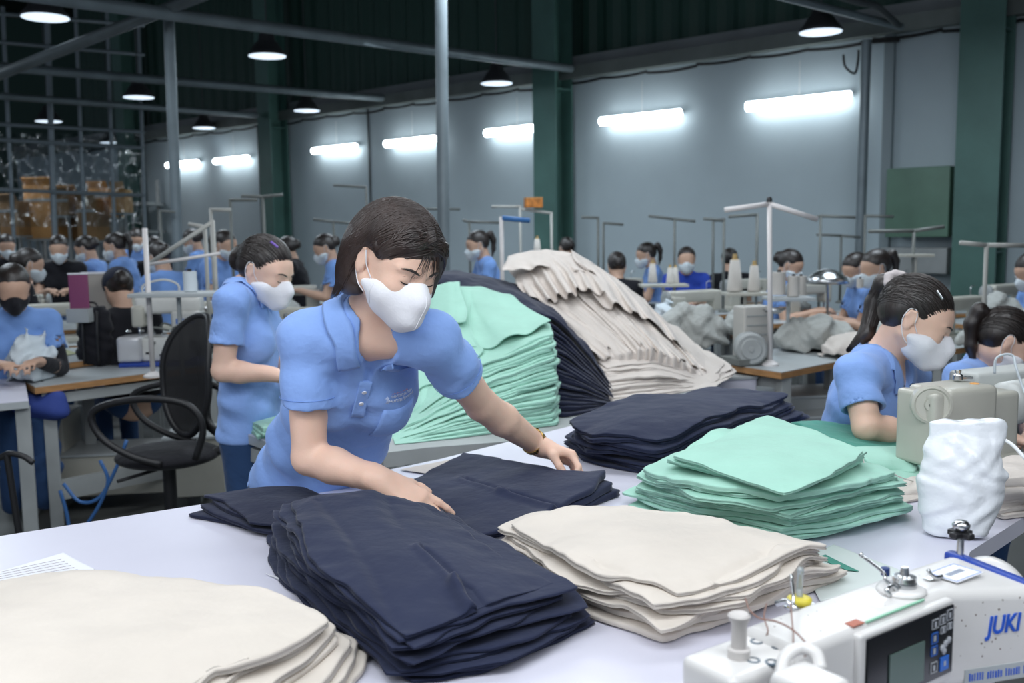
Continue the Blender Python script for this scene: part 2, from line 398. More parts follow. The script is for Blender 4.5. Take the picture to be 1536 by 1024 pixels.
# ================================================================ CLOTH
def field(x, y, seed, sc_=6., octv=4, ridged=False):
    r = np.random.RandomState(seed); s = np.zeros_like(x); amp = 1.; tot = 0
    for o in range(octv):
        for k in range(3):
            a = r.uniform(0, 2*PI); f = sc_*(1.9**o)*r.uniform(.7, 1.3); ph = r.uniform(0, 6.28)
            w = .6*np.sin(f*.5*(-x*np.sin(a)+y*np.cos(a)) + ph*2)
            q = np.sin(f*(x*np.cos(a)+y*np.sin(a)) + ph + w)
            s += amp*(q if not ridged else 1-2*np.abs(q)); tot += amp
        amp *= .5
    return s/tot*1.7
ORD = ['topmost', 'second', 'third', 'fourth', 'fifth', 'sixth', 'seventh', 'eighth', 'ninth', 'tenth', 'eleventh', 'twelfth', 'thirteenth', 'fourteenth', 'fifteenth', 'sixteenth',
       'seventeenth', 'eighteenth', 'nineteenth', 'twentieth', 'twenty-first', 'twenty-second', 'twenty-third', 'twenty-fourth', 'twenty-fifth', 'twenty-sixth', 'twenty-seventh', 'twenty-eighth', 'twenty-ninth', 'thirtieth']
def order_word(k, n):   # k from top
    if k == 0: return 'topmost'
    if k == n-1: return 'lowest'
    return ORD[k] + ' from the top'
def ctrl(pts, z0):
    """4 or 9 (px,py,h) -> 3x3 world control net (x,y,h)"""
    W = []
    for p in pts:
        h = p[2] if len(p) > 2 else 0
        q = pz(p[0], p[1], z0+h); W.append((q[0], q[1], h))
    return net(W)
def net(W):
    W = [np.array(w, float) for w in W]
    if len(W) == 4:   # a b / d c   order: u along a->b, v along a->d
        a, b, c, d = W; g = [[a, (a+b)/2, b], [(a+d)/2, (a+b+c+d)/4, (b+c)/2], [d, (c+d)/2, c]]
    else: g = [W[0:3], W[3:6], W[6:9]]
    return np.array(g)
def lag(g, u, v, mix=.6):
    def L(t): return [2*(t-.5)*(t-1), -4*t*(t-1), 2*t*(t-.5)]
    def H(t): return [np.where(t < .5, 1-2*t, 0), np.where(t < .5, 2*t, 2-2*t), np.where(t < .5, 0, 2*t-1)]
    lu, lv, hu, hv = L(u), L(v), H(u), H(v); out = 0
    for j in range(3):
        for i in range(3):
            w = lu[i]*lv[j]*(1-mix)+hu[i]*hv[j]*mix
            out = out+g[j, i][:, None, None]*w[None] if u.ndim == 2 else out+g[j, i][:, None]*w[None]
    return out
def slab(name, XY, zt, zb, m, parent=None, rim=.006, groove=.5, K=6):
    """closed folded cloth solid from top grid XY(2,a,b), heights zt, zb"""
    a, b = zt.shape
    per = [(0, j) for j in range(b)] + [(i, b-1) for i in range(1, a)] + [(a-1, j) for j in range(b-2, -1, -1)] + [(i, 0) for i in range(a-2, 0, -1)]
    top = np.stack([XY[0], XY[1], zt], -1).reshape(-1, 3); bot = np.stack([XY[0], XY[1], zb], -1).reshape(-1, 3)
    idx = [i*b+j for i, j in per]; n = len(idx)
    P = top[idx]; B = bot[idx]
    T = np.roll(P, -1, 0)-np.roll(P, 1, 0); N = np.stack([T[:, 1], -T[:, 0], 0*T[:, 0]], -1); N /= np.linalg.norm(N, axis=1)[:, None]+1e-9
    cen = top.mean(0); sgn = np.sign(((P-cen)*N).sum()); N *= sgn
    for _ in range(2): N = (N+np.roll(N, 1, 0)+np.roll(N, -1, 0))/3
    rings = []
    th = (P[:, 2]-B[:, 2])[:, None]
    for k in range(1, K):
        ph = PI/2 - PI*k/K
        out = math.cos(ph)*(1-groove*math.exp(-(ph/.33)**2))
        q = (P+B)/2; q = q + N*np.minimum(rim, th*.9)*out; q[:, 2] += (th[:, 0]/2)*math.sin(ph)
        rings.append(q)
    verts = np.concatenate([top, bot] + rings); base = a*b
    fs = []
    for i in range(a-1):
        for j in range(b-1):
            p = i*b+j; fs.append((p, p+1, p+b+1, p+b)); p += base; fs.append((p, p+b, p+b+1, p+1))
    R0 = idx; chain = [R0] + [[2*base+k*n+q for q in range(n)] for k in range(K-1)] + [[base+q for q in idx]]
    for k in range(len(chain)-1):
        A, Bq = chain[k], chain[k+1]
        for q in range(n):
            q2 = (q+1) % n; fs.append((A[q], Bq[q], Bq[q2], A[q2]))
    o = obj_from(name, verts, fs, m, parent)
    bm = bmesh.new(); bm.from_mesh(o.data); bmesh.ops.recalc_face_normals(bm, faces=bm.faces); bm.to_mesh(o.data); bm.free()
    return o
def stack(bot, top, z0, n, m, label, group, seed=1, wave=.006, edge=.012, res=(34, 30), topres=(90, 80), rim=.007, grooves=(), wr=.004, name='folded_garment', cat='folded garment',
          puff=.0, rot=.02, fine=.0015, toplabel=None, crumple=0, zoff=None):
    r = np.random.RandomState(seed); B, T = bot, top; prev = None
    objs = []
    # cumulative layer fractions
    th = r.uniform(.75, 1.25, n); cum = np.concatenate([[0], np.cumsum(th)/th.sum()])
    ctr = B.reshape(-1, 3).mean(0)[:2]
    for i in range(n):
        last = i == n-1; a, b = topres if last else res
        u, v = np.meshgrid(np.linspace(0, 1, b), np.linspace(0, 1, a))
        f = cum[i+1]; g = B*(1-f)+T*f; g = g.copy(); g[:, :, :2] += r.uniform(-edge, edge, (3, 3, 2))*(.35 if last else 1)
        ang = r.uniform(-rot, rot)*(.3 if last else 1); cs, sn = math.cos(ang), math.sin(ang)
        G = lag(g, u, v); x, y = G[0], G[1]
        dx, dy = x-ctr[0], y-ctr[1]; x = ctr[0]+dx*cs-dy*sn; y = ctr[1]+dx*sn+dy*cs
        # ragged outline
        du = 2*u-1; dv = 2*v-1; em = np.maximum(np.abs(du), np.abs(dv))**3
        jx = field(x, y, seed*31+i, 26, 3); jy = field(x, y, seed*37+i+5, 26, 3)
        x = x + jx*edge*.45*em; y = y + jy*edge*.45*em
        # height: shared field H(x,y) scaled per level
        def height(fr, lev):
            uu, vv = u, v
            Hh = lag(B*(1-f)+T*f, uu, vv)[2]*0 + lag(T, uu, vv)[2]
            base = Hh*fr
            W = field(x, y, seed, 9, 4)*wave*min(1, fr*1.6)*(.35+.65*em)
            W2 = field(x, y, seed+3, 30, 3)*wave*.45*em*min(1, fr*2)
            return z0 + base + W + W2
        zt = height(cum[i+1], i); zb = height(cum[i], i) if i else np.full_like(zt, z0+.0015)
        q = field(x, y, seed*11+i, 40, 3)
        zt = zt + fine*q*.5
        if last:
            zt = zt + wr*np.maximum(0, field(x, y, seed+77, 7, 4, True))*(1-.3*em) + wr*.5*field(x, y, seed+78, 16, 4, False)
            for (pa, pb, wd, dp) in grooves:
                pa = np.array(pa); pb = np.array(pb); d = pb-pa; tt = np.clip(((x-pa[0])*d[0]+(y-pa[1])*d[1])/(d@d), 0, 1)
                ds = np.hypot(x-pa[0]-tt*d[0], y-pa[1]-tt*d[1]); sd = (x-pa[0])*d[1]-(y-pa[1])*d[0]
                zt = zt - dp*np.exp(-(ds/wd)**2) + dp*.8*np.exp(-((ds-2.2*wd)/(1.5*wd))**2)*(sd > 0)
        if crumple: zt = zt + crumple*np.abs(field(x, y, seed*3+i, 22, 4, True))
        zt = np.maximum(zt, zb+.0025); 
        if i: zb = zb + .0006
        o = slab(name, (x, y), zt, zb, m, rim=rim*r.uniform(.7, 1.25), groove=r.choice([.3, .6, .8, .7]))
        k = n-1-i
        tag(o, (toplabel if (last and toplabel) else label % order_word(k, n)), cat, group)
        objs.append(o)
    return objs
TZ = .86
def P3(x, y, h): q = pz(x, y, TZ+h); return (q[0], q[1], h)
# ---- main cutting table
poly = [pz(x, y, TZ)[:2] for x, y in ((-40, 810), (200, 772), (455, 732), (545, 712), (660, 688), (850, 640))] + [np.array((.50, 3.35)), np.array((.90, 3.22)), np.array((.93, 2.74)), np.array((1.36, 2.64)), np.array((1.32, 2.22)), pz(1536, 775, TZ)[:2], pz(1455, 827, TZ)[:2]] + [np.array((.52, 1.18)), np.array((.42, .95)), np.array((-.95, .95)), np.array((-1.45, 1.5))]
def prism(poly, z0, z1):
    n = len(poly); vs = [(p[0], p[1], z1) for p in poly] + [(p[0], p[1], z0) for p in poly]
    fs = [tuple(range(n)), tuple(range(2*n-1, n-1, -1))] + [(i, i+n, (i+1) % n+n, (i+1) % n) for i in range(n)]
    mb = MB(); mb.add(vs, fs); return mb
tb = thing('cutting_table', 'long white topped work table in front with folded garments laid on it', 'table', (0, 1.7, 0))
prism(poly, TZ-.035, TZ).build('tabletop', M_table, tb, world=True)
for (x, y) in ((-1.1, 1.45), (-.45, 2.15), (.1, 2.75), (.8, 3.1), (1.25, 2.55), (-.8, 1.05), (.35, 1.1)):
    MB().box((x, y, (TZ-.035)/2), (.05, .05, TZ-.036)).build('leg', M_grey_paint, tb, world=True)
# torn edge of the covering paper
# ---- stacks
s_navyC_b = ctrl([(418, 800, 0), (560, 790, 0), (680, 780, 0), (420, 862, 0), (590, 860, 0), (790, 845, 0), (606, 1022, 0), (740, 1005, 0), (880, 948, 0)], TZ)
s_navyC_t = ctrl([(440, 752, .115), (530, 745, .115), (610, 748, .10), (478, 826, .115), (610, 835, .115), (735, 812, .095), (603, 942, .085), (720, 905, .085), (833, 878, .075)], TZ)
gr = [(P3(638, 832, .1)[:2], P3(700, 885, .09)[:2], .006, .009), (P3(700, 885, .09)[:2], P3(732, 910, .09)[:2], .008, .018), (P3(575, 745, .1)[:2], P3(600, 800, .1)[:2], .012, .003), (P3(480, 760, .11)[:2], P3(600, 930, .09)[:2], .01, .003)]
NAVYC = stack(s_navyC_b, s_navyC_t, TZ, 13, M_navy, 'navy folded garment, %s of the tall pile in front of the woman', 'navy garments in the front pile', seed=3, wave=.011, edge=.022, rim=.012, grooves=gr, wr=.003, topres=(130, 110), res=(44, 44))
s_b = ctrl([(285, 776, 0), (400, 752, 0), (520, 745, 0), (330, 788, 0), (420, 775, 0), (520, 770, 0), (385, 803, 0), (440, 806, 0), (520, 800, 0)], TZ)
s_t = ctrl([(311, 743, .035), (378, 735, .035), (455, 735, .035), (345, 757, .035), (420, 752, .04), (500, 752, .035), (385, 783, .03), (440, 787, .03), (520, 787, .03)], TZ)
stack(s_b, s_t, TZ, 4, M_navy2, 'navy folded garment, %s of the low pile left of the woman', 'navy garments in the low pile', seed=8, wave=.006, edge=.02, rim=.007, wr=.005)
# spread navy trousers
s_b = ctrl([(625, 728, 0), (662, 712, 0), (712, 690, 0), (690, 762, 0), (770, 745, 0), (850, 722, 0), (752, 812, 0), (838, 785, 0), (921, 748, 0)], TZ)
s_t = ctrl([(603, 724, .02), (650, 704, .02), (690, 677, .03), (665, 757, .02), (752, 730, .034), (822, 704, .045), (724, 800, .022), (842, 758, .035), (908, 706, .060)], TZ)
gr = [(P3(700, 716, .03)[:2], P3(760, 740, .03)[:2], .007, .005), (P3(760, 740, .03)[:2], P3(845, 764, .03)[:2], .007, .010)]
stack(s_b, s_t, TZ, 3, M_navy, 'navy garment, %s of those spread flat under the hands of the woman', 'navy garments being spread out', seed=14, wave=.005, edge=.022, rim=.006, grooves=gr, wr=.004, topres=(120, 110))
# beige left
s_b = ctrl([(-170, 955, 0), (100, 905, 0), (400, 915, 0), (-150, 1060, 0), (160, 1010, 0), (535, 985, 0), (-120, 1250, 0), (200, 1180, 0), (470, 1110, 0)], TZ)
s_t = ctrl([(-170, 905, .075), (130, 852, .085), (400, 880, .09), (-150, 1010, .085), (190, 950, .10), (484, 930, .085), (-120, 1200, .08), (120, 1120, .08), (330, 1000, .085)], TZ)
stack(s_b, s_t, TZ, 7, M_cream, 'cream folded garment, %s of the wide pile at the bottom left corner', 'cream garments at the bottom left', seed=21, wave=.010, edge=.018, rim=.013, wr=.006, topres=(110, 110), res=(44, 44))
# beige right
s_b = ctrl([(770, 850, 0), (930, 800, 0), (1110, 815, 0), (870, 905, 0), (1020, 880, 0), (1200, 850, 0), (992, 966, 0), (1110, 935, 0), (1262, 868, 0)], TZ)
s_t = ctrl([(766, 795, .085), (900, 762, .095), (1030, 766, .095), (860, 832, .095), (1000, 812, .105), (1140, 792, .095), (1008, 886, .085), (1100, 868, .085), (1236, 820, .08)], TZ)
gr = [(P3(1075, 865, .09)[:2], P3(1150, 830, .09)[:2], .012, .006), (P3(900, 845, .09)[:2], P3(1000, 880, .09)[:2], .008, .004)]
stack(s_b, s_t, TZ, 8, M_cream, 'cream folded garment, %s of the pile between machine and mint pile', 'cream garments in the right pile', seed=25, wave=.014, edge=.022, rim=.012, wr=.009, grooves=gr, topres=(120, 120), res=(44, 44))
# mint
s_b = ctrl([(948, 757, 0), (1040, 715, 0), (1150, 690, 0), (1055, 790, 0), (1150, 755, 0), (1255, 720, 0), (1180, 812, 0), (1265, 800, 0), (1350, 775, 0)], TZ)
s_t = ctrl([(968, 700, .10), (1040, 665, .115), (1110, 640, .11), (1060, 728, .115), (1150, 690, .125), (1225, 668, .115), (1168, 748, .105), (1265, 730, .115), (1345, 712, .10)], TZ)
stack(s_b, s_t, TZ, 11, M_mint, 'mint folded garment, %s of the lower part of the large mint pile', 'mint garments, lower part of pile', seed=33, wave=.014, edge=.020, rim=.011, wr=.004, res=(46, 46))
# upper bundle of the mint pile
s_b = ctrl([(1000, 700, .0), (1075, 668, .0), (1140, 640, .0), (1090, 724, .0), (1150, 695, .0), (1230, 664, .0), (1172, 745, .0), (1235, 722, .0), (1300, 695, .0)], TZ+.11)
s_t = ctrl([(1012, 686, .028), (1085, 655, .04), (1150, 630, .035), (1100, 712, .03), (1160, 684, .045), (1225, 655, .035), (1175, 738, .028), (1240, 715, .034), (1293, 686, .028)], TZ+.11)
stack(s_b, s_t, TZ+.118, 4, M_mint, 'mint folded garment, %s of the small bundle topping the mint pile', 'mint garments, top bundle of pile', seed=37, wave=.007, edge=.008, rim=.006, wr=.005, topres=(90, 90))
# tie strings
m_string = mat('cotton_string', (.7, .68, .64), .8)
tag(MB().tube([pz(1293, 682, .985), pz(1297, 700, .965), pz(1300, 716, .93), pz(1299, 732, .90)], .0018, 6).build('tie_string', m_string), 'white tie string hanging over the mint pile', 'string')
tag(MB().tube([pz(1098, 648, 1.0), pz(1112, 651, 1.005), pz(1128, 650, 1.006)], .0016, 6).build('tie_string', m_string), 'short white string end at the back of the mint pile', 'string')
tag(MB().tube([pz(1315, 700, .95), pz(1335, 708, .93), pz(1352, 716, .91), pz(1372, 722, .885)], .0016, 6).build('tie_string', m_string), 'white string between the mint pile and the white bag', 'string')
# navy back
s_b = ctrl([(850, 668, 0), (960, 640, 0), (1080, 605, 0), (880, 690, 0), (1010, 668, 0), (1150, 625, 0), (970, 714, 0), (1080, 690, 0), (1215, 645, 0)], TZ)
s_t = ctrl([(858, 630, .10), (950, 597, .115), (1060, 577, .12), (890, 643, .11), (1010, 612, .125), (1110, 578, .12), (990, 652, .10), (1080, 625, .11), (1180, 588, .115)], TZ)
stack(s_b, s_t, TZ, 9, M_navy, 'navy folded garment, %s of the pile behind the mint pile', 'navy garments in the back pile', seed=43, wave=.014, edge=.022, rim=.012, wr=.006, topres=(90, 90))
# teal cloth
s_b = ctrl([(1180, 655, 0), (1270, 650, 0), (1390, 665, 0), (1200, 690, 0), (1290, 690, 0), (1400, 695, 0), (1220, 720, 0), (1300, 715, 0), (1385, 712, 0)], TZ)
s_t = ctrl([(1190, 632, .07), (1290, 640, .05), (1372, 654, .04), (1230, 660, .06), (1300, 664, .05), (1385, 680, .02), (1250, 690, .03), (1320, 700, .03), (1370, 700, .02)], TZ)
stack(s_b, s_t, TZ, 2, M_teal, 'dark teal garment, %s of the two behind the mint pile', 'dark teal garments', seed=47, wave=.008, edge=.015, rim=.006, wr=.012)
s_b = ctrl([(1290, 715, 0), (1330, 700, 0), (1385, 705, 0), (1285, 740, 0), (1335, 730, 0), (1380, 735, 0), (1300, 752, 0), (1340, 750, 0), (1372, 748, 0)], TZ)
s_t = ctrl([(1270, 672, .05), (1320, 670, .055), (1360, 668, .04), (1300, 690, .05), (1335, 690, .05), (1378, 690, .04), (1310, 705, .03), (1340, 705, .03), (1370, 705, .03)], TZ)
stack(s_b, s_t, TZ, 3, M_mint, 'mint garment, %s of the small bundle between teal cloth and white bag', 'mint garments in the small bundle', seed=49, wave=.006, edge=.01, rim=.005, wr=.005)
# crumpled cream scraps by the bag
s_b = ctrl([(1345, 735, 0), (1370, 722, 0), (1400, 720, 0), (1340, 745, 0), (1375, 738, 0), (1405, 738, 0), (1350, 758, 0), (1380, 752, 0), (1410, 752, 0)], TZ)
s_t = ctrl([(1350, 722, .02), (1370, 712, .03), (1395, 712, .03), (1345, 735, .02), (1375, 725, .035), (1400, 725, .03), (1352, 745, .01), (1375, 740, .015), (1402, 740, .015)], TZ)
stack(s_b, s_t, TZ, 2, M_cream2, 'small crumpled cream cloth, %s of two left of the white bag', 'crumpled cream cloths', seed=51, wave=.004, edge=.01, wr=.012, rim=.004, topres=(60, 60))
s_b = ctrl([(1492, 755, 0), (1530, 745, 0), (1590, 750, 0), (1492, 765, 0), (1540, 765, 0), (1600, 765, 0), (1498, 778, 0), (1540, 775, 0), (1600, 775, 0)], TZ)
s_t = ctrl([(1490, 692, .09), (1520, 680, .10), (1590, 680, .1), (1492, 720, .09), (1530, 715, .1), (1600, 715, .1), (1496, 750, .04), (1540, 745, .05), (1600, 750, .05)], TZ)
stack(s_b, s_t, TZ, 4, M_cream2, 'cream cloth, %s of the rolled bundle right of the white bag', 'cream cloths right of the bag', seed=53, wave=.008, edge=.01, wr=.012, rim=.008)
# little teal sheet and white sheets on the table
def sheet(name, pts, m, label, cat, seed, z=.0015, wr=.002, th=.0012, group=None):
    g = ctrl([(p[0], p[1], p[2] if len(p) > 2 else 0) for p in pts], TZ)
    u, v = np.meshgrid(np.linspace(0, 1, 40), np.linspace(0, 1, 40)); G = lag(g, u, v)
    zt = TZ + z + th + G[2] + wr*(field(G[0], G[1], seed, 14, 4)+1.2)*.5
    o = slab(name, (G[0], G[1]), zt, np.maximum(zt-th, TZ+.0004), m, rim=.0005, K=3, groove=0)
    return tag(o, label, cat, group)
sheet('printed_sheet', [(-40, 872), (95, 831), (142, 858), (0, 895)], M_paper, 'white printed sheet with fine lines partly under the cream pile, at the left', 'paper', 5, wr=.004)
sheet('printed_sheet', [(-40, 880), (105, 836), (150, 862), (0, 900)], M_paper, 'lower printed sheet showing its edge under the upper printed sheet', 'paper', 6, z=.0005, wr=.001)
sheet('tissue_sheet', [(398, 862), (425, 872), (500, 935), (440, 880)], M_paper, 'thin white tissue sticking out between cream and navy piles', 'paper', 9, wr=.006)
sheet('fabric_panel', [(1200, 842), (1250, 820), (1380, 870), (1230, 905)], mat('pale_fabric', (.62, .68, .66), .7), 'pale grey fabric panel lying right of the cream pile', 'fabric', 12, wr=.003)
sheet('fabric_panel', [(1225, 840), (1238, 836), (1288, 862), (1270, 860)], M_teal, 'narrow green fabric tip beside the cream pile', 'fabric', 13, wr=.004, z=.004)
sheet('fabric_panel', [(600, 706), (690, 688), (712, 700), (640, 712)], M_cream2, 'cream fabric panel lying under the spread navy trousers', 'fabric', 15, wr=.003, z=.001)
# printed lines on the sheet
mb = MB()
for k in range(7):
    f = k/7
    a = pz(-20, 864+f*22-2, TZ+.0072); b = pz(92+f*34, 838+f*22, TZ+.0072)
    mb.tube([a, b], .0004, 4)
tag(mb.build('printed_lines', mat('ink', (.25, .2, .25), .8)), 'rows of fine printing on the white sheet at the left', 'print')['kind'] = 'stuff'

# ---- heaps on the rear table
Z2 = .76
rt = thing('rear_table', 'low grey topped table carrying the big garment heaps', 'table', (.2, 4.1, 0))
a = pz(588, 690, Z2); 
rp = [pz(575, 679, Z2)[:2], pz(640, 671, Z2)[:2], pz(850, 655, Z2)[:2], pz(1100, 600, Z2)[:2], np.array((.95, 5.0)), np.array((-.35, 5.0)), np.array((-.65, 4.0))]
prism(rp, Z2-.05, Z2).build('tabletop', M_grey_paint, rt, world=True)
for (x, y) in ((-.4, 3.75), (.2, 3.85), (.8, 4.4), (-.3, 4.9)):
    MB().box((x, y, (Z2-.05)/2), (.06, .06, Z2-.052)).build('leg', M_grey_paint, rt, world=True)
def wnet(pts): return net([(p[0], p[1], p[2]) for p in pts])
def B2(x, y, h): q = pz(x, y, Z2+h); return (q[0], q[1], h)
def Yp(x, y, Y): q = py(x, y, Y); return (q[0], q[1], q[2]-Z2)
# mint heap: u left->right, v back->front
bt = wnet([(-.50, 4.15, 0), (-.15, 4.15, 0), (.24, 4.15, 0), (-.50, 3.80, 0), (-.15, 3.85, 0), (.22, 3.92, 0), B2(592, 668, 0), B2(700, 657, 0), B2(829, 640, 0)])
tp = wnet([Yp(610, 450, 4.2), Yp(690, 432, 4.25), Yp(765, 445, 4.3), Yp(600, 560, 3.8), Yp(690, 490, 3.9), Yp(812, 478, 4.0), Yp(590, 650, 3.52), Yp(700, 555, 3.62), Yp(828, 497, 3.72)])
MB_, MT = bt, tp
stack(bt, tp, Z2, 24, M_mint, 'mint folded garment, %s of the big mint heap behind the woman', 'mint garments in the heap', seed=61, wave=.012, edge=.016, rim=.010, wr=.014, res=(26, 60), topres=(80, 90), rot=.02)
# navy heap
bt = wnet([(-.20, 4.85, 0), (.15, 4.85, 0), (.50, 4.75, 0), (-.1, 4.6, 0), (.2, 4.55, 0), (.46, 4.35, 0), B2(780, 628, 0), B2(850, 628, 0), B2(912, 610, 0)])
tp = wnet([Yp(630, 418, 4.9), Yp(690, 405, 4.9), Yp(790, 432, 4.8), Yp(640, 415, 4.6), Yp(735, 415, 4.6), Yp(850, 485, 4.4), Yp(760, 470, 4.2), Yp(830, 475, 4.15), Yp(916, 575, 4.05)])
stack(bt, tp, Z2, 22, M_navy2, 'navy folded garment, %s of the tall heap behind the mint heap', 'navy garments in the heap', seed=67, wave=.012, edge=.016, rim=.010, wr=.014, res=(26, 44), topres=(70, 80), rot=.02)
# cream heap: inner layers
bt = wnet([(.40, 5.1, 0), (.75, 5.1, 0), (1.10, 5.0, 0), (.42, 4.8, 0), (.8, 4.8, 0), (1.15, 4.75, 0), B2(912, 604, 0), B2(985, 596, 0), B2(1062, 580, 0)])
tp = wnet([Yp(775, 405, 5.1), Yp(860, 392, 5.1), Yp(960, 450, 5.05), Yp(785, 440, 4.75), Yp(900, 440, 4.8), Yp(1020, 520, 4.8), Yp(900, 545, 4.3), Yp(980, 530, 4.4), Yp(1060, 570, 4.55)])
CB, CT = bt, tp
stack(bt, tp, Z2, 16, M_cream2, 'cream folded garment, %s of the layers inside the big cream heap', 'cream garments inside the heap', seed=71, wave=.014, edge=.02, rim=.011, wr=.02, res=(26, 44), topres=(80, 80), rot=.03)
# draped cream panels over the heap, like shingles with ruffled hems
def panel(CT, CB, u0, u1, v0, v1, lift, seed, m, label, group, flare=.03, nr=7, sharp=1., noise=.010, z0=Z2):
    a, b = 70, 90
    s, t = np.meshgrid(np.linspace(0, 1, b), np.linspace(0, 1, a))
    r = np.random.RandomState(seed)
    hemw = .05*np.sin(s*7+seed)+.03*np.sin(s*17+2*seed)
    u = u0+(u1-u0)*s+.03*np.sin(t*4+seed)+.02*(t-.5)*np.sin(seed); v = v0+(v1-v0)*t*(1+hemw)
    over = np.maximum(0, v-1)
    G = lag(CT, np.clip(u, -.06, 1.06), np.clip(v, 0, 1)); x, y, h = G
    h = h-over*.55; y = y-.015*(over > 0)
    fold = 0
    for k in range(4):
        f = nr*r.uniform(.45, 1.5); ph = r.uniform(0, 6.28); w = r.uniform(.4, 1)
        fold = fold+w*np.sin(2*PI*f*s+ph+r.uniform(-1.2, 1.2)*np.sin(3.1*t+ph)+.8*np.sin(4*s+ph))*(.6+.4*np.sin(2.2*t+ph))
    fold = np.tanh(fold*sharp)
    amp = .005+flare*t**1.3
    d = lift*(1+.5*np.sin(3*s+seed))+amp*fold+noise*field(x, h, seed, 16, 4)+noise*.8*np.maximum(0, field(x, h*1.3, seed+9, 9, 3, True))
    x = x-d*.25; y = y-d*.75; z = z0+h+d*.55+.004
    z = np.maximum(z, z0+.006)
    top = np.stack([x, y, z], -1).reshape(-1, 3); off = np.array([.0012, .004, -.003]); bot = top+off
    fs = []; n = a*b
    for i in range(a-1):
        for j in range(b-1):
            p = i*b+j; fs.append((p, p+b, p+b+1, p+1)); fs.append((n+p, n+p+1, n+p+b+1, n+p+b))
    per = [j for j in range(b)]+[i*b+b-1 for i in range(1, a)]+[(a-1)*b+j for j in range(b-2, -1, -1)]+[i*b for i in range(a-2, 0, -1)]
    for q in range(len(per)): p0, p1 = per[q], per[(q+1) % len(per)]; fs.append((p0, p1, n+p1, n+p0))
    o = obj_from('draped_garment', np.concatenate([top, bot]), fs, m)
    return tag(o, label, 'garment', group)
specs = [(-.02, .34, .55, 1.42, .02, 5), (.30, .66, .62, 1.30, .03, 6), (.6, 1.02, .66, 1.22, .03, 6), (.0, .42, .30, 1.02, .05, 6), (.34, .80, .38, 1.0, .055, 7), (.70, 1.04, .36, .92, .045, 5),
         (-.03, .50, .12, .62, .075, 6), (.42, 1.0, .10, .68, .075, 7), (-.04, .62, -.0, .36, .095, 5), (.5, 1.03, -.0, .34, .085, 4)]
pn = ['leftmost of the lowest row', 'middle of the lowest row', 'rightmost of the lowest row', 'leftmost of the middle row', 'centre of the middle row', 'rightmost of the middle row', 'left one of the upper row', 'right one of the upper row', 'left one at the crest', 'right one at the crest']
for k, (u0, u1, v0, v1, li, nr) in enumerate(specs):
    panel(CT, CB, u0, u1, v0, v1, li, 100+k, M_cream2, 'draped cream garment with ruffled hem, %s on the big heap' % pn[k], 'cream garments draped over the heap', nr=nr*.8, flare=.026, sharp=1.2)
mspecs = [(-.03, .52, .50, 1.30, .012, 4), (.02, .60, .18, .92, .022, 3), (.40, 1.0, .05, .86, .028, 3), (-.02, .55, -.0, .55, .036, 3)]
mn = ['hanging down at its left side', 'over the middle of its slope', 'over its right slope', 'at its crest']
for k, (u0, u1, v0, v1, li, nr) in enumerate(mspecs):
    panel(MT, MB_, u0, u1, v0, v1, li, 140+k, M_mint, 'mint garment draped over the big mint heap, %s' % mn[k], 'mint garments draped over the heap', nr=nr, flare=.010, noise=.006, sharp=1.0)
# ================================================================ IMPLICIT SURFACES
A3 = lambda p: np.array([float(q) for q in p], dtype=np.float64)
def unit(v): v = A3(v); return v/(np.linalg.norm(v)+1e-12)
def frame(f, u):
    f = unit(f); l = unit(np.cross(u, f)); u = np.cross(f, l); return np.stack([l, f, u])   # rows: left, forward, up
class Cone:
    def __init__(s, a, b, ra, rb, k=.01, op='+', lat=None, flat=1.0):
        s.a, s.b, s.ra, s.rb, s.k, s.op = A3(a), A3(b), ra, rb, k, op; s.flat = flat
        if lat is not None:   # elliptical cross section: half width along lat, depth = width*flat
            ax = unit(s.b-s.a); l = A3(lat); l = unit(l-ax*(l@ax)); s.l = l; s.d = np.cross(ax, l)
        else: s.d = None
    def __call__(s, P):
        pa = P-s.a; ba = s.b-s.a; h = np.clip(pa@ba/(ba@ba+1e-12), 0, 1)
        q = pa-h[:, None]*ba
        if s.d is not None:
            dd = q@s.d; q = q+np.outer(dd*(1/s.flat-1), s.d)
            return (np.sqrt((q*q).sum(1))-(s.ra+(s.rb-s.ra)*h))*s.flat**.5
        return np.sqrt((q*q).sum(1))-(s.ra+(s.rb-s.ra)*h)
class Ell:
    def __init__(s, c, r, R=None, k=.01, op='+'):
        s.c, s.r, s.k, s.op = A3(c), A3(r), k, op; s.R = np.eye(3) if R is None else R
    def __call__(s, P):
        q = (P-s.c)@s.R.T; a = np.sqrt(((q/s.r)**2).sum(1)); b = np.sqrt(((q/s.r**2)**2).sum(1))+1e-9
        return a*(a-1)/b
class Plane:
    """keeps the side where n.(p-o) < 0"""
    def __init__(s, o, n, k=.003): s.o, s.n, s.k, s.op = A3(o), unit(n), k, '&'
    def __call__(s, P): return (P-s.o)@s.n
class Group:
    """a union member that is itself built from primitives (a sleeve with its cut end)"""
    def __init__(s, prims, k=.01, op='+'):
        s.prims, s.k, s.op = prims, k, op; m = [p for p in prims if isinstance(p, Cone) and p.op == '+']
        s.a = np.min([np.minimum(p.a, p.b) for p in m], 0); s.b = np.max([np.maximum(p.a, p.b) for p in m], 0); s.ra = s.rb = .07
    def __call__(s, P): return ev(s.prims, P)
def smin(a, b, k):
    h = np.maximum(k-np.abs(a-b), 0)/k; return np.minimum(a, b)-h*h*k*.25
def ev(prims, P, mask=None, off=0.0):
    d = np.full(len(P), 1e3)
    for i, p in enumerate(prims):
        if mask is not None and not mask[i]: continue
        q = p(P)
        if p.op == '+': d = smin(d, q-off, p.k)
        elif p.op == '-': d = -smin(-d, q+off*0, p.k)
        else: d = -smin(-d, -q, p.k)
    return d
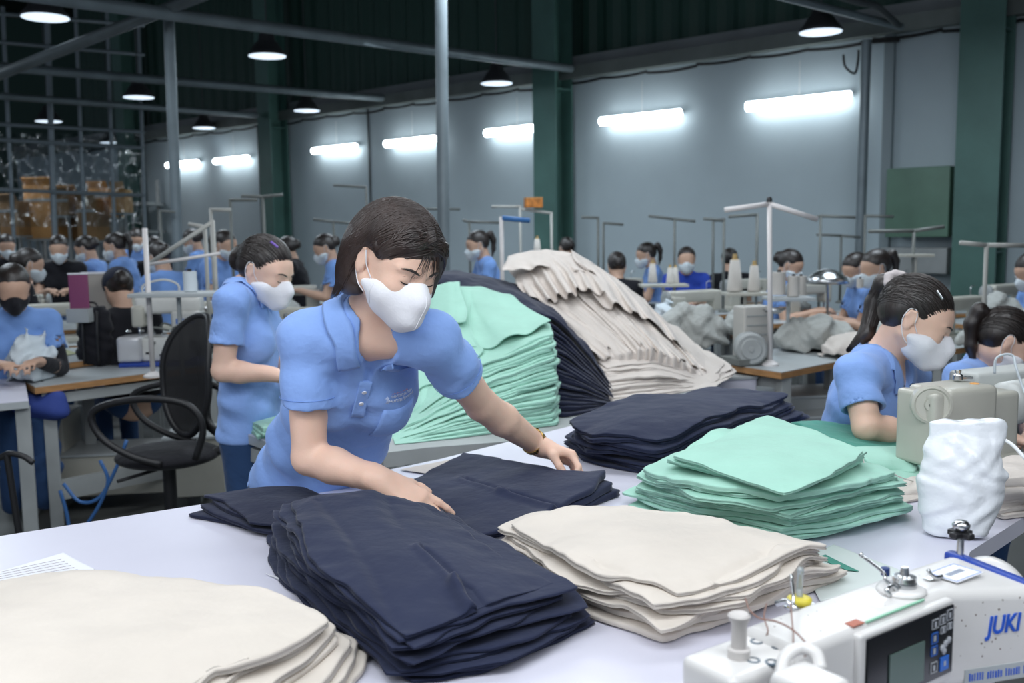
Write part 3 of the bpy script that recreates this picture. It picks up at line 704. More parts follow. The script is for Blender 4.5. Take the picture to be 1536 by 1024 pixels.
def project(prims, P, off=0., n=4):
    P = P.copy(); e = 1e-3
    for _ in range(n):
        d = ev(prims, P)-off
        G = np.stack([ev(prims, P+np.eye(3)[i]*e)-ev(prims, P-np.eye(3)[i]*e) for i in range(3)], 1)
        G /= np.linalg.norm(G, axis=1)[:, None]+1e-9; P -= G*d[:, None]
    return P
def polygonise(prims, lo, hi, h, disp=None, B=10):
    lo = A3(lo); hi = A3(hi); nb = np.ceil((hi-lo)/(h*B)).astype(int); D = nb*B+1
    g = np.full(D, 1.0, np.float32)
    ax = [lo[i]+h*B*(np.arange(nb[i])+.5) for i in range(3)]
    Cc = np.stack(np.meshgrid(*ax, indexing='ij'), -1).reshape(-1, 3)
    dp = np.stack([p(Cc) for p in prims], 1); dc = ev(prims, Cc)
    rad = h*B*.5*1.7321*1.05; slack = 1.5
    act = np.abs(dc) < rad*slack+.012
    bi = np.stack(np.unravel_index(np.arange(len(Cc)), nb), 1)
    o = np.arange(B+1); loc = np.stack(np.meshgrid(o, o, o, indexing='ij'), -1).reshape(-1, 3)
    for q in np.nonzero(~act & (dc < 0))[0]:
        i, j, k = bi[q]*B; g[i:i+B+1, j:j+B+1, k:k+B+1] = -1
    add = np.array([p.op == '+' for p in prims]); ks = np.array([p.k for p in prims])
    for q in np.nonzero(act)[0]:
        b0 = bi[q]*B; P = lo+(b0+loc)*h
        m = np.where(add, dp[q] < max(dc[q], dp[q][add].min())+rad*3.2+ks+.01, True)
        for t, p in enumerate(prims):
            if p.op == '-': m[t] = dp[q][t] < rad*1.6+p.k+.01
        v = ev(prims, P, m)
        if disp is not None: v = v+disp(P)
        g[b0[0]:b0[0]+B+1, b0[1]:b0[1]+B+1, b0[2]:b0[2]+B+1] = v.reshape(B+1, B+1, B+1)
    s = g < 0
    cs = sum(s[a:D[0]-1+a, b:D[1]-1+b, c:D[2]-1+c].astype(np.int8) for a in (0, 1) for b in (0, 1) for c in (0, 1))
    cell = (cs > 0) & (cs < 8); ci = np.argwhere(cell); idm = np.full(cell.shape, -1, np.int32); idm[cell] = np.arange(len(ci))
    acc = np.zeros((len(ci), 3)); cnt = np.zeros(len(ci))
    cor = [(a, b, c) for a in (0, 1) for b in (0, 1) for c in (0, 1)]
    for A in cor:
        for i in range(3):
            if A[i]: continue
            Bc = list(A); Bc[i] = 1
            va = g[ci[:, 0]+A[0], ci[:, 1]+A[1], ci[:, 2]+A[2]]; vb = g[ci[:, 0]+Bc[0], ci[:, 1]+Bc[1], ci[:, 2]+Bc[2]]
            x = (va < 0) != (vb < 0); t = np.where(x, va/(va-vb+1e-12), 0)
            p = np.tile(np.array(A, float), (len(ci), 1)); p[:, i] = t
            acc += p*x[:, None]; cnt += x
    verts = lo+(ci+acc/cnt[:, None])*h
    faces = []
    for i in range(3):
        sl = [slice(1, D[q]-1) for q in range(3)]; sl[i] = slice(0, D[i]-1)
        a = s[tuple(sl)]; sl2 = list(sl); sl2[i] = slice(1, D[i]); b = s[tuple(sl2)]
        e = np.argwhere(a != b); 
        if not len(e): continue
        off = np.array([1, 1, 1]); off[i] = 0; e2 = e+off
        flip = a[tuple(e.T)]
        j, k = (i+1) % 3, (i+2) % 3
        def cidx(dj, dk):
            c = e2.copy(); c[:, j] -= dj; c[:, k] -= dk; return idm[tuple(c.T)]
        Q = np.stack([cidx(1, 1), cidx(0, 1), cidx(0, 0), cidx(1, 0)], 1)
        Q = np.where(flip[:, None], Q, Q[:, ::-1])
        faces.append(Q[(Q >= 0).all(1)])
    F_ = np.concatenate(faces)
    # light smoothing
    for _ in range(2):
        S = np.zeros_like(verts); n = np.zeros(len(verts))
        for a in range(4):
            np.add.at(S, F_[:, a], verts[F_[:, (a+1) % 4]]); np.add.at(n, F_[:, a], 1)
        verts = verts*.5+.5*S/np.maximum(n, 1)[:, None]
    return verts, F_
def sdf_mesh(name, prims, h, m, parent, disp=None, lo=None, hi=None, pad=.03):
    if lo is None:
        los = []; his = []
        for p in prims:
            if p.op != '+': continue
            if isinstance(p, (Cone, Group)): r = max(p.ra, p.rb); los.append(np.minimum(p.a, p.b)-r); his.append(np.maximum(p.a, p.b)+r)
            else: r = p.r.max(); los.append(p.c-r); his.append(p.c+r)
        lo = np.min(los, 0)-pad; hi = np.max(his, 0)+pad
    v, f = polygonise(prims, lo, hi, h, disp)
    me = bpy.data.meshes.new(name)
    base = np.array(parent.location) if parent is not None else np.zeros(3)
    v = v-base
    me.vertices.add(len(v)); me.vertices.foreach_set('co', v.astype(np.float32).ravel())
    me.loops.add(len(f)*4); me.loops.foreach_set('vertex_index', f.astype(np.int32).ravel())
    me.polygons.add(len(f)); me.polygons.foreach_set('loop_start', np.arange(0, len(f)*4, 4, dtype=np.int32))
    me.polygons.foreach_set('use_smooth', np.ones(len(f), bool)); me.materials.append(m)
    me.update(calc_edges=True); me.validate()
    o = bpy.data.objects.new(name, me); C.objects.link(o)
    if parent is not None: o.parent = parent
    return o

# ================================================================ HUMAN
def hand_prims(w, a, n, side, curls, thumb, sc_=.95, spread=.0, k=.007):
    """w wrist, a direction of the fingers, n palm normal (points out of the palm), side thumb direction"""
    a = unit(a); n = unit(A3(n)-a*(A3(n)@a)); s = np.cross(n, a); s = s if s@A3(side) > 0 else -s
    w = A3(w); P = []; W = lambda x, y, z: w+sc_*(a*x+s*y+n*z)
    mc = [(.090, .030), (.093, .010), (.088, -.010), (.080, -.028)]
    L = [(.042, .025, .021), (.046, .029, .022), (.042, .027, .021), (.033, .020, .019)]
    P.append(Cone(W(-.03, 0, 0), W(.012, 0, 0), .030*sc_, .028*sc_, k=.02, lat=s, flat=.72))
    for i, (x, y) in enumerate(mc):
        P.append(Cone(W(.006, y*.55, 0), W(x, y, -.002), .0150*sc_, .0115*sc_, k=.014))
        c = curls[i]; p = W(x, y, -.002); d0 = unit(a+s*(spread*(y/.03))); ang = 0; r = [.0098, .0088, .0078, .0066]
        if i == 3: r = [q*.88 for q in r]
        for j in range(3):
            ang += math.radians(c[j]); d = d0*math.cos(ang)+n*math.sin(ang)
            q = p+d*L[i][j]*sc_
            P.append(Cone(p, q, r[j]*sc_, r[j+1]*sc_, k=.004 if j else .007)); p = q
    tp = W(.022, .022, .004); t1 = W(*thumb[0]); t2 = W(*thumb[1]); t3 = W(*thumb[2])
    P += [Cone(tp, t1, .016*sc_, .0125*sc_, k=.016), Cone(t1, t2, .0115*sc_, .0100*sc_, k=.006), Cone(t2, t3, .0100*sc_, .0078*sc_, k=.004)]
    P.append(Cone(W(.02, .012, .008), W(.07, -.005, .004), .016*sc_, .014*sc_, k=.015))
    return P
REST = [(25, 35, 20), (30, 40, 25), (33, 42, 25), (35, 42, 25)]
THUMB = [(.055, .045, .012), (.082, .050, .022), (.104, .046, .030)]
def head_prims(c, R, s=1.0, far=False):
    W = lambda l, f, u: c+s*(np.array([l, f, u])@R)
    E = lambda l, f, u, a, b, d, **k: Ell(W(l, f, u), (a*s, b*s, d*s), R, **k)
    P = [E(0, -.012, .025, .073, .092, .085, k=.01), E(0, .034, -.030, .060, .057, .072, k=.03), E(0, .036, .022, .060, .052, .048, k=.03)]
    for q in (-1, 1):
        P.append(Cone(W(q*.050, -.005, -.045), W(q*.018, .052, -.088), .022*s, .018*s, k=.02))
        P.append(E(q*.034, .062, -.030, .024, .024, .024, k=.022))
        P.append(E(q*.0755, -.010, -.008, .0065, .017, .031, k=.006))
        P.append(Cone(W(q*.081, -.020, .012), W(q*.083, -.024, -.002), .0035*s, .004*s, k=.005))
        P.append(Cone(W(q*.080, -.002, .018), W(q*.081, -.020, .014), .0035*s, .0035*s, k=.004))
        if not far:
            P.append(E(q*.0835, -.008, -.004, .004, .008, .016, k=.005, op='-'))
            P.append(E(q*.031, .099, -.002, .018, .012, .010, k=.014, op='-'))
            P.append(E(q*.031, .0765, -.004, .0150, .0130, .0120, k=.004))
            P.append(Cone(W(q*.014, .089, .016), W(q*.046, .076, .017), .0055*s, .005*s, k=.012))
    P += [E(0, .056, -.090, .022, .020, .018, k=.02), Cone(W(0, .084, .006), W(0, .103, -.030), .0075*s, .0105*s, k=.012)]
    return P
def mask_prims(c, R, s=1.0):
    W = lambda l, f, u: c+s*(np.array([l, f, u])@R)
    E = lambda l, f, u, a, b, d, **k: Ell(W(l, f, u), (a*s, b*s, d*s), R, **k)
    P = [E(0, .040, -.052, .0655, .062, .062, k=.01), E(0, .082, -.058, .032, .032, .045, k=.035), Cone(W(0, .090, -.004), W(0, .116, -.036), .012*s, .008*s, k=.022), Cone(W(0, .116, -.036), W(0, .114, -.078), .007*s, .007*s, k=.04),
         Cone(W(0, .080, -.100), W(0, .100, -.085), .016*s, .012*s, k=.03)]
    for q in (-1, 1): P.append(Cone(W(q*.063, .006, -.048), W(q*.045, .055, -.045), .010*s, .022*s, k=.02))
    n1 = unit(np.array([0, -.42, 1.0])@R); P.append(Plane(W(0, .112, .004), n1, k=.006))
    P.append(Plane(W(0, .004, -.05), -np.array([0, 1, 0])@R, k=.004))
    P.append(Plane(W(0, .03, -.108), unit(np.array([0, -.35, -1.0])@R), k=.01))
    return P
def loops(root, m, hp, c, R, s=1.0):
    W = lambda l, f, u: c+s*(np.array([l, f, u])@R)
    for q in (-1, 1):
        a_ = np.array([W(q*.067, .026, -.034), W(q*.075, .012, -.014), W(q*.080, .004, .006), W(q*.080, -.008, .024), W(q*.081, -.022, .016), W(q*.080, -.028, -.004)])
        b_ = np.array([W(q*.066, .014, -.072), W(q*.072, -.002, -.060), W(q*.076, -.018, -.045), W(q*.080, -.028, -.020), W(q*.080, -.028, -.004)])
        a_ = project(hp, a_, .0012, 3); b_ = project(hp, b_, .0012, 3)
        MB().tube(np.concatenate([a_, b_[::-1]]), .0013, 6).build('ear_loop', m, root, smooth=True, world=True)
def strands(name, hp, starts, ends, m, parent, via=None, r=.0022, seed=0, nseg=12, off=.001, lift=0., n=5, wob=.004, tail=0.2):
    """tapered locks running over the hair surface from starts to ends"""
    rr = np.random.RandomState(seed); S = np.array(starts); E_ = np.array(ends); K = len(S)
    t = np.linspace(0, 1, nseg)[None, :, None]
    if via is None: P = S[:, None]*(1-t)+E_[:, None]*t
    else: Vv = np.array(via); P = S[:, None]*(1-t)**2+2*Vv[:, None]*t*(1-t)+E_[:, None]*t*t
    P = P+rr.normal(0, wob, (K, 1, 3))*np.sin(PI*t)
    Q = project(hp, P.reshape(-1, 3), off, 3).reshape(K, nseg, 3)
    wgt = np.clip((t-(1-tail))/tail, 0, 1) if tail > 0 else 0*t
    P = Q*(1-wgt)+P*wgt+rr.uniform(0, lift+1e-6, (K, 1, 1))*0
    # parallel transport tubes, vectorised
    T = np.gradient(P, axis=1); T /= np.linalg.norm(T, axis=2)[..., None]+1e-9
    up = np.array([.3, .2, .93]); X = np.cross(T, up); X /= np.linalg.norm(X, axis=2)[..., None]+1e-9; Y = np.cross(T, X)
    rad = r*(rr.uniform(.6, 1.4, (K, 1)))*np.clip(np.minimum(1.0, (1.02-t[0, :, 0])*2.2), .08, 1)[None]*np.clip(t[0, :, 0]*5+.4, .2, 1)[None]
    vs = []; ang = 2*PI*np.arange(n)/n
    ring = P[:, :, None]+rad[:, :, None, None]*(np.cos(ang)[None, None, :, None]*X[:, :, None]+np.sin(ang)[None, None, :, None]*Y[:, :, None]*.6)
    v = ring.reshape(-1, 3); f = []
    for a in range(K):
        for i in range(nseg-1):
            b = (a*nseg+i)*n
            for q in range(n): q2 = (q+1) % n; f.append((b+q, b+q2, b+n+q2, b+n+q))
    return obj_from(name, v, f, m, parent, world=True)

def person(nm, label, J, Rh, base, group=None, res=.004, shirt=M_polo, skin=M_skin, hair=M_hair, maskm=M_mask, hands=True, style='bun', s=1.0, chestR=None,
           neckline=True, far=False, pants=M_denim, seated=True, sleeve_len=.62, arms_cover=None, cap=None, handspec=None, feet=True, hair_extra=None, vneck=None, bulk=1.0, collar=True, twist=(0, 0, 0)):
    J = {k: A3(v) for k, v in J.items()}
    root = thing(nm, label, 'person', base, 0, group)
    lat = unit(J['shL']-J['shR']+A3(twist)); nb = J['neck']; hc = J['head']; pel = J['pelvis']
    upv = unit(nb-pel); fwd = unit(np.cross(lat, upv)); lat2 = np.cross(upv, fwd)
    mid = (nb+pel)/2; ch = nb*.70+pel*.30; wst = nb*.34+pel*.66
    B = bulk
    def torso(e, k=.03):
        P = [Cone(wst, ch, (.112*B+e), (.132*B+e), k=k, lat=lat2, flat=.70), Cone(pel, wst, (.150*B+e), (.118*B+e), k=k+.02, lat=lat2, flat=.70),
             Cone(ch, nb-upv*.045, (.130*B+e), (.085+e), k=k, lat=lat2, flat=.62),
             Cone(J['shR'], nb-upv*.03, .043+e, .050+e, k=k), Cone(J['shL'], nb-upv*.03, .043+e, .050+e, k=k),
             Cone(J['shR'], J['shL'], .038+e, .038+e, k=k)]
        for q in (-1, 1): P.append(Ell(ch+lat2*q*.068+fwd*.066-upv*.035, (.056+e, .046+e, .056+e), np.stack([lat2, fwd, upv]), k=.035))
        return P
    body = torso(0)
    for S_ in 'RL':
        sh, el, wr = J['sh'+S_], J['el'+S_], J['wr'+S_]
        body += [Cone(sh, el, .046, .037, k=.02), Cone(el, el*.65+wr*.35, .0375, .0385, k=.012), Cone(el*.65+wr*.35, wr, .0385, .0255, k=.012)]
        if hands:
            hs = (handspec or {}).get(S_)
            if hs is None:
                d = unit(wr-el); hs = dict(a=d+np.array([0, 0, -.15]), n=(0, 0, -1), side=unit(np.cross([0, 0, 1], d))*(1 if S_ == 'R' else -1), curls=REST, thumb=THUMB)
            body += hand_prims(wr+unit(hs['a'])*.008, **hs)
    body += [Cone(nb-upv*.03, hc+(np.array([0, -.022, -.045])@Rh)*s, .056, .050, k=.025)]
    body += head_prims(hc, Rh, s, far)
    bodym = sdf_mesh('body', body, res, skin, root)
    # ---------- shirt
    e = .012; sp = torso(e, .035); sleeves = []
    for S_ in 'RL':
        sh, el = J['sh'+S_], J['el'+S_]; d = unit(el-sh); end = sh+(el-sh)*sleeve_len
        flr = unit(np.cross(d, np.cross((0, 0, -1.), d)))
        cone = Cone(sh-d*.005, end+d*.05, .052, .0625, k=.03)
        sleeves.append(Group([cone, Plane(end, d, k=.003), Cone(end-d*.035, end+d*.08, .048, .0575, k=.003, op='-')], k=.022))
        sp.append(Cone(sh-d*.005, sh+(end-sh)*.55, .052, .0545, k=.03))
    shirt_p = sp[:-2]+sleeves
    shirt_p = torso(e, .035)+sleeves
    hem = pel-upv*.02
    shirt_p.append(Plane(hem, -upv*.6+np.array([0, 0, -.4]), k=.006))
    if neckline:
        vn = vneck if vneck is not None else .115
        def march(l, u, off=0., prims=None):
            P_ = np.array([nb+lat2*l+upv*u+fwd*.2])
            for _ in range(40):
                d = ev(prims or sp, P_)-off; P_ = P_-fwd[None]*np.clip(d, -.02, .02)[:, None]*.9
            return P_[0]
        vp = march(0, -vn)
        v0 = nb+fwd*.050+upv*.012
        shirt_p.append(Cone(nb-upv*.012, nb+upv*.08, .056, .066, k=.006, op='-'))
        shirt_p.append(Cone(nb+upv*.04+fwd*.02, march(0, -.030), .048, .034, k=.004, op='-'))
        for q in np.linspace(0, 1, 5)[:-1]:
            a_ = march(0, -vn*q-.002); b_ = march(0, -vn*(q+.25)); r0, r1 = .036*(1-q)+.003, .036*(1-q-.25)+.003
            shirt_p.append(Cone(a_, b_, r0, r1, k=.003, op='-'))
    sd = int(abs(nb[0])*1000) % 97
    amp = .006
    def disp(P):
        q = (P-nb)@np.stack([lat2, fwd, upv]).T
        x, y, z = q.T
        out = 0
        # pull lines fanning from each arm pit, drape folds towards the waist
        for S_ in (-1, 1):
            ax = x-S_*.15; az = z+.10; r = np.hypot(ax, az)+1e-4; an = np.arctan2(az, -S_*ax)
            out = out+np.maximum(0, np.sin(5*an+sd+S_+14*r))**2*np.exp(-((r-.10)/.05)**2)*.55*np.clip(y*12+.2, 0, 1)
        w = np.clip((-z-.20)*7, 0, 1)
        out = out+w*np.maximum(-.3, np.sin(48*(z+.45*x+.02*np.sin(22*x+sd))+sd+9*y))*1.1
        out = out+.45*np.sin(34*x+9*np.sin(7*z+sd)+12*y)*np.clip((-z-.05)*5, 0, 1)
        out = out+.35*np.sin(60*(P[:, 2]+.5*P[:, 0])+3*np.sin(25*P[:, 1]+sd))
        return -amp*out
    shm = sdf_mesh('polo_shirt', shirt_p, res, shirt, root, disp=disp)
    if collar and neckline:
        vn = vneck if vneck is not None else .115
        N = 40; vs = []; fo = nb-upv*.010
        sA = [march(q*.026, -vn*.52, .004) for q in (-1, 1)]; tA = [march(q*.068, -vn*.74, .005) for q in (-1, 1)]
        for i in range(N+1):
            t = -1+2*i/N; sgn = 1 if t > 0 else -1; at = abs(t)
            if at < .62:
                ph = PI-sgn*(at/.62)*math.radians(128); dirv = fwd*math.cos(ph)+lat2*math.sin(ph)*(1)
                fr = at/.62; fold = fo+dirv*.064+upv*(.034-.020*fr); outv = unit(dirv-upv*.75); wd = .042+.010*fr
                tip = fold+outv*wd; tip = project(sp, tip[None], .006, 5)[0]
                last = (fold, tip)
            else:
                k_ = 0 if sgn < 0 else 1; f_ = (at-.62)/.38
                phe = PI-sgn*math.radians(128); dirv = fwd*math.cos(phe)+lat2*math.sin(phe)
                F0 = fo+dirv*.064+upv*.014; T0 = project(sp, (F0+unit(dirv-upv*.75)*.052)[None], .006, 5)[0]
                fold = F0*(1-f_)+sA[k_]*f_; fold = fold+fwd*.008*math.sin(PI*f_); tip = T0*(1-f_)+tA[k_]*f_
                if f_ < .98: tip = project(sp, tip[None], .006, 4)[0]
                if 0 < f_ < 1:
                    g = project(sp, fold[None], .006, 3)[0]; fold = fold*(1-.5*f_)+g*.5*f_
            inner = fold-upv*.024-(fold-fo)*.08
            row = [inner, (fold+inner)/2, fold]
            for j in range(1, 7):
                q = fold*(1-j/6)+tip*j/6
                q = q+unit(q-fo+upv*.02)*.006*math.sin(PI*j/6)
                row.append(q)
            vs.append(row)
        A_ = np.array(vs); nc = A_.shape[1]
        low = A_[:, 2:].reshape(-1, 3); allp = sp+sleeves; dl = ev(allp, low); fixm = dl < .0060
        if fixm.any(): low[fixm] = project(allp, low[fixm], .0075, 4)
        A_[:, 2:] = low.reshape(A_[:, 2:].shape)
        A_[:, 3] = A_[:, 2]*.45+A_[:, 4]*.55
        top = A_.reshape(-1, 3); cen = fo
        nrm = top-cen; nrm /= np.linalg.norm(nrm, axis=1)[:, None]; bot = top-nrm*.0030
        n = len(top); f = []
        for i in range(N):
            for j in range(nc-1):
                p = i*nc+j; f.append((p, p+1, p+nc+1, p+nc)); f.append((n+p, n+p+nc, n+p+nc+1, n+p+1))
        per = [i*nc for i in range(N+1)]+[N*nc+j for j in range(1, nc)]+[i*nc+nc-1 for i in range(N-1, -1, -1)]+[j for j in range(nc-2, 0, -1)]
        for q in range(len(per)): a_, b_ = per[q], per[(q+1) % len(per)]; f.append((a_, b_, n+b_, n+a_))
        o = obj_from('collar', np.concatenate([top, bot]), f, shirt, root, world=True)
        bm = bmesh.new(); bm.from_mesh(o.data); bmesh.ops.recalc_face_normals(bm, faces=bm.faces); bm.to_mesh(o.data); bm.free()
    # ---------- mask
    if maskm is not None:
        sdf_mesh('face_mask', mask_prims(hc, Rh, s), min(res, .0035) if not far else res*.7, maskm, root)
        loops(root, maskm, body, hc, Rh, s)
    # ---------- hair
    W = lambda l, f, u: hc+s*(np.array([l, f, u])@Rh)
    E = lambda l, f, u, a, b, d, **k: Ell(W(l, f, u), (a*s, b*s, d*s), Rh, **k)
    if style == 'bob':
        hp = [E(0, -.014, .034, .086, .104, .090, k=.02), E(0, -.046, -.022, .089, .070, .090, k=.04), E(0, -.040, -.066, .083, .056, .056, k=.03),
              Cone(W(.072, .0, .0), W(.078, .022, -.090), .026*s, .018*s, k=.03), Cone(W(.058, .050, .055), W(.075, .054, -.045), .018*s, .008*s, k=.02), Cone(W(-.03, .055, .075), W(-.066, .020, .035), .024*s, .016*s, k=.02)]
        hp += [E(.004, .120, -.036, .060, .075, .082, k=.012, op='-'), E(0, .06, -.09, .058, .075, .08, k=.02, op='-'), E(-.088, .010, -.020, .03, .034, .050, k=.008, op='-'), E(-.06, .050, -.042, .04, .045, .058, k=.012, op='-'),
               E(0, -.02, -.115, .056, .062, .06, k=.02, op='-'), Plane(W(0, 0, -.104), np.array([0, .25, -1.0])@Rh, k=.02)]
    else:
        hp = [E(0, -.018, .034, .0795, .099, .087, k=.02), E(0, -.048, -.006, .068, .054, .052, k=.03)]
        hp += [E(0, .118, -.028, .066, .075, .080, k=.012, op='-'), E(0, .05, -.095, .08, .09, .07, k=.02, op='-')]
        for q in (-1, 1): hp.append(E(q*.088, .000, -.020, .024, .034, .042, k=.01, op='-'))
        if style == 'bun': hp += [E(0, -.118, -.004, .040, .034, .046, k=.02), E(.01, -.128, .022, .026, .022, .024, k=.012)]
    if cap is not None:
        hp2 = [E(0, -.014, .036, .086, .106, .090, k=.02), Cone(W(0, .07, .035), W(0, .125, .015), .05*s, .04*s, k=.02, lat=np.array([1, 0, 0])@Rh, flat=.25), Plane(W(0, 0, -.002), -np.array([0, 0, 1])@Rh, k=.006)]
        sdf_mesh('cap', hp2, res, cap, root)
    hm = sdf_mesh('hair', hp, res*(.8 if not far else 1), hair, root)
    if style == 'pony':
        b0 = W(0, -.112, .05); mbp = []
        bk = unit([*( -(np.array([0, 1, 0])@Rh))[:2], 0])
        P0 = [W(0, -.095, .045), W(0, -.13, .05)+bk*.01, W(0, -.13, .05)+bk*.035-np.array([0, 0, .05]), W(0, -.13, .05)+bk*.035-np.array([0, 0, .13]), W(0, -.13, .05)+bk*.02-np.array([0, 0, .21])] if hair_extra is None else [A3(q) for q in hair_extra]
        tp = []
        rs = [.020, .026, .027, .022, .006] if not far else [.02, .028, .026, .02, .008]
        for i in range(4): tp.append(Cone(P0[i], P0[i+1], rs[i], rs[i+1], k=.015))
        sdf_mesh('ponytail', tp, res, hair, root)
        if not far:
            rr = np.random.RandomState(3); K = 150
            st = [P0[0]+rr.normal(0, .010, 3) for _ in range(K)]; en = [P0[4]+rr.normal(0, .012, 3) for _ in range(K)]
            Pm = np.array(P0); tt = np.linspace(0, 1, 14)
            cur = np.stack([np.interp(tt*4, np.arange(5), Pm[:, i]) for i in range(3)], 1)
            mb = MB()
            for q in range(K):
                o_ = rr.normal(0, 1, 3); o_ /= np.linalg.norm(o_); rad = np.interp(tt*4, np.arange(5), rs)*1.02
                mb.tube([cur[i]+o_*rad[i] for i in range(14)], .0016, 4, r2=.0006)
            mb.build('hair_lock', hair, root, smooth=True, world=True)['kind'] = 'stuff'
    # ---------- trousers
    if pants is not None:
        pp = [Cone(pel, wst, .140*B, .112*B, k=.03, lat=lat2, flat=.72), Plane(pel+upv*.06, upv, k=.01)]
        for S_, q in (('R', -1), ('L', 1)):
            hip = pel+lat2*q*.075*B-np.array([0, 0, .03])
            if 'kn'+S_ in J: kn, an = J['kn'+S_], J['an'+S_]
            elif seated:
                fh = unit([fwd[0], fwd[1], 0]); kn = hip+fh*.40+np.array([0, 0, -.01]); an = kn*1.0; an[2] = .09; an = an-fh*.04
            else:
                kn = hip*1.0; kn[2] = hip[2]*.54; an = hip*1.0; an[2] = .09
            pp += [Cone(hip, kn, .085*B, .060, k=.04), Cone(kn, an, .060, .048, k=.02)]
            fh = unit([fwd[0], fwd[1], 0]); an0 = an*1.0
            if feet:
                mb = [Cone(an0-np.array([0, 0, .03]), np.append((an0+fh*.02)[:2], .035), .042, .038, k=.02), Cone(np.append(an0[:2], .034), np.append((an0+fh*.14)[:2], .030), .036, .030, k=.02), Plane((0, 0, .002), (0, 0, -1), k=.004)]
                sdf_mesh('shoe', mb, max(res, .006), M_black, root)
        # crop trousers at ankle
        sdf_mesh('trousers', pp, max(res, .007), pants, root)
    if arms_cover is not None:
        for S_ in 'RL':
            el, wr, sh = J['el'+S_], J['wr'+S_], J['sh'+S_]
            sdf_mesh('sleeve_cover', [Cone(sh*.35+el*.65, el, .047, .044, k=.01), Cone(el, el*.08+wr*.92, .045, .034, k=.01)], res, arms_cover, root)
    return root, dict(lat=lat2, fwd=fwd, up=upv, nb=nb, hc=hc, W=W, shirt=shirt_p, sp=sp, hp=hp, body=body, pel=pel, ch=ch)
# ================================================================ PEOPLE
def YP(x, y, Y): return py(x, y, Y)
# ---- main woman
J = dict(pelvis=YP(468, 728, 2.42), neck=YP(562, 474, 2.06), head=YP(593, 391, 1.985), shR=YP(460, 508, 2.05), elR=YP(464, 686, 2.06), wrR=YP(572, 721, 1.98),
         shL=YP(648, 510, 2.04), elL=YP(722, 606, 2.20), wrL=YP(808, 668, 2.35))
Rh = frame(unit((.60, -.66, -.42)), (.10, .08, 1))
hR = dict(a=unit(YP(652, 768, 1.97)-J['wrR']), n=(0, .50, -.85), side=(.3, 1, .2), curls=[(6, 8, 8), (14, 12, 8), (16, 12, 8), (18, 14, 8)], thumb=[(.050, .044, .010), (.078, .054, .014), (.100, .058, .018)], spread=.08, sc_=.90)
hL = dict(a=unit(YP(862, 690, 2.31)-J['wrL']), n=(-.25, -.55, -.8), side=(-.2, -.8, .1), curls=[(38, 42, 18), (42, 46, 20), (46, 46, 20), (48, 46, 22)], thumb=[(.050, .036, .022), (.076, .030, .040), (.098, .020, .050)], spread=.05)
wom, K = person('person', 'woman with bobbed hair and white mask leaning over the front table, spreading navy garments', J, Rh, (-.50, 2.45, 0), res=.0034, style='bob', hair=M_hair_brown,
           seated=False, handspec=dict(R=hR, L=hL), vneck=.120, sleeve_len=.56, twist=(0, .09, 0))
W = K['W']
# strands of the bob
rr = np.random.RandomState(11); S0 = []; E0 = []; V0 = []
for q in range(640):
    a = rr.uniform(0, 1); st = (.022+rr.normal(0, .002), .082-.17*a, .080+.05*math.sin(PI*min(1, a*1.1))-.02*(1-a))
    side = -1 if rr.rand() < .66 else 1
    if side < 0:
        t = rr.uniform(0, 1); en = (-.084+.07*t**2, -.040-.055*t**.8, -.106+.005*rr.randn()); vi = (-.112, .03-.11*t-.04*a, .045)
        if t < .22: en = (-.083, -.032-.02*rr.rand(), -.104+.006*rr.randn()); vi = (-.112, .020-.03*rr.rand(), .060)
    else:
        t = rr.uniform(0, 1); en = (.086-.06*t**2, .045-.135*t, -.100+.008*rr.randn()); vi = (.112, .06-.12*t-.05*a, .04)
    S0.append(W(*st)); E0.append(W(*en)); V0.append(W(*vi))
strands('hair_lock', K['hp'], S0, E0, M_hair_brown, wom, via=V0, r=.0024, seed=5, nseg=18, off=.0006, tail=.04, wob=.0015)['kind'] = 'stuff'
# wispy fringe over the forehead
S0 = []; E0 = []; V0 = []
for q in range(46):
    a = rr.uniform(-1, 1); S0.append(W(.020+.012*a, .068, .088)); E0.append(W(.012+.040*a, .094-.012*abs(a), .012-.018*abs(a)+.006*rr.randn())); V0.append(W(.018+.034*a, .105, .060))
strands('fringe', K['body'], S0, E0, M_hair_brown, wom, via=V0, r=.0008, seed=6, nseg=12, off=.0022, tail=0, wob=.002)['kind'] = 'stuff'
S0 = []; E0 = []; V0 = []
for q in range(110):
    a = rr.uniform(0, 1); S0.append(W(.020-.004*a, .080-.03*a, .086+.012*a)); E0.append(W(-.080-.003*rr.rand(), .012-.012*rr.rand(), .012-.020*a)); V0.append(W(-.050-.02*a, .088-.035*a, .050+.02*rr.rand()))
strands('temple_hair', K['hp'], S0, E0, M_hair_brown, wom, via=V0, r=.0028, seed=8, nseg=14, off=.0008, tail=0, wob=.003)['kind'] = 'stuff'
# parting line
mb = MB(); pts = project(K['hp'], np.array([W(.022, .085-.12*t, .10+.03*math.sin(PI*t)) for t in np.linspace(0, 1, 10)]), .0015)
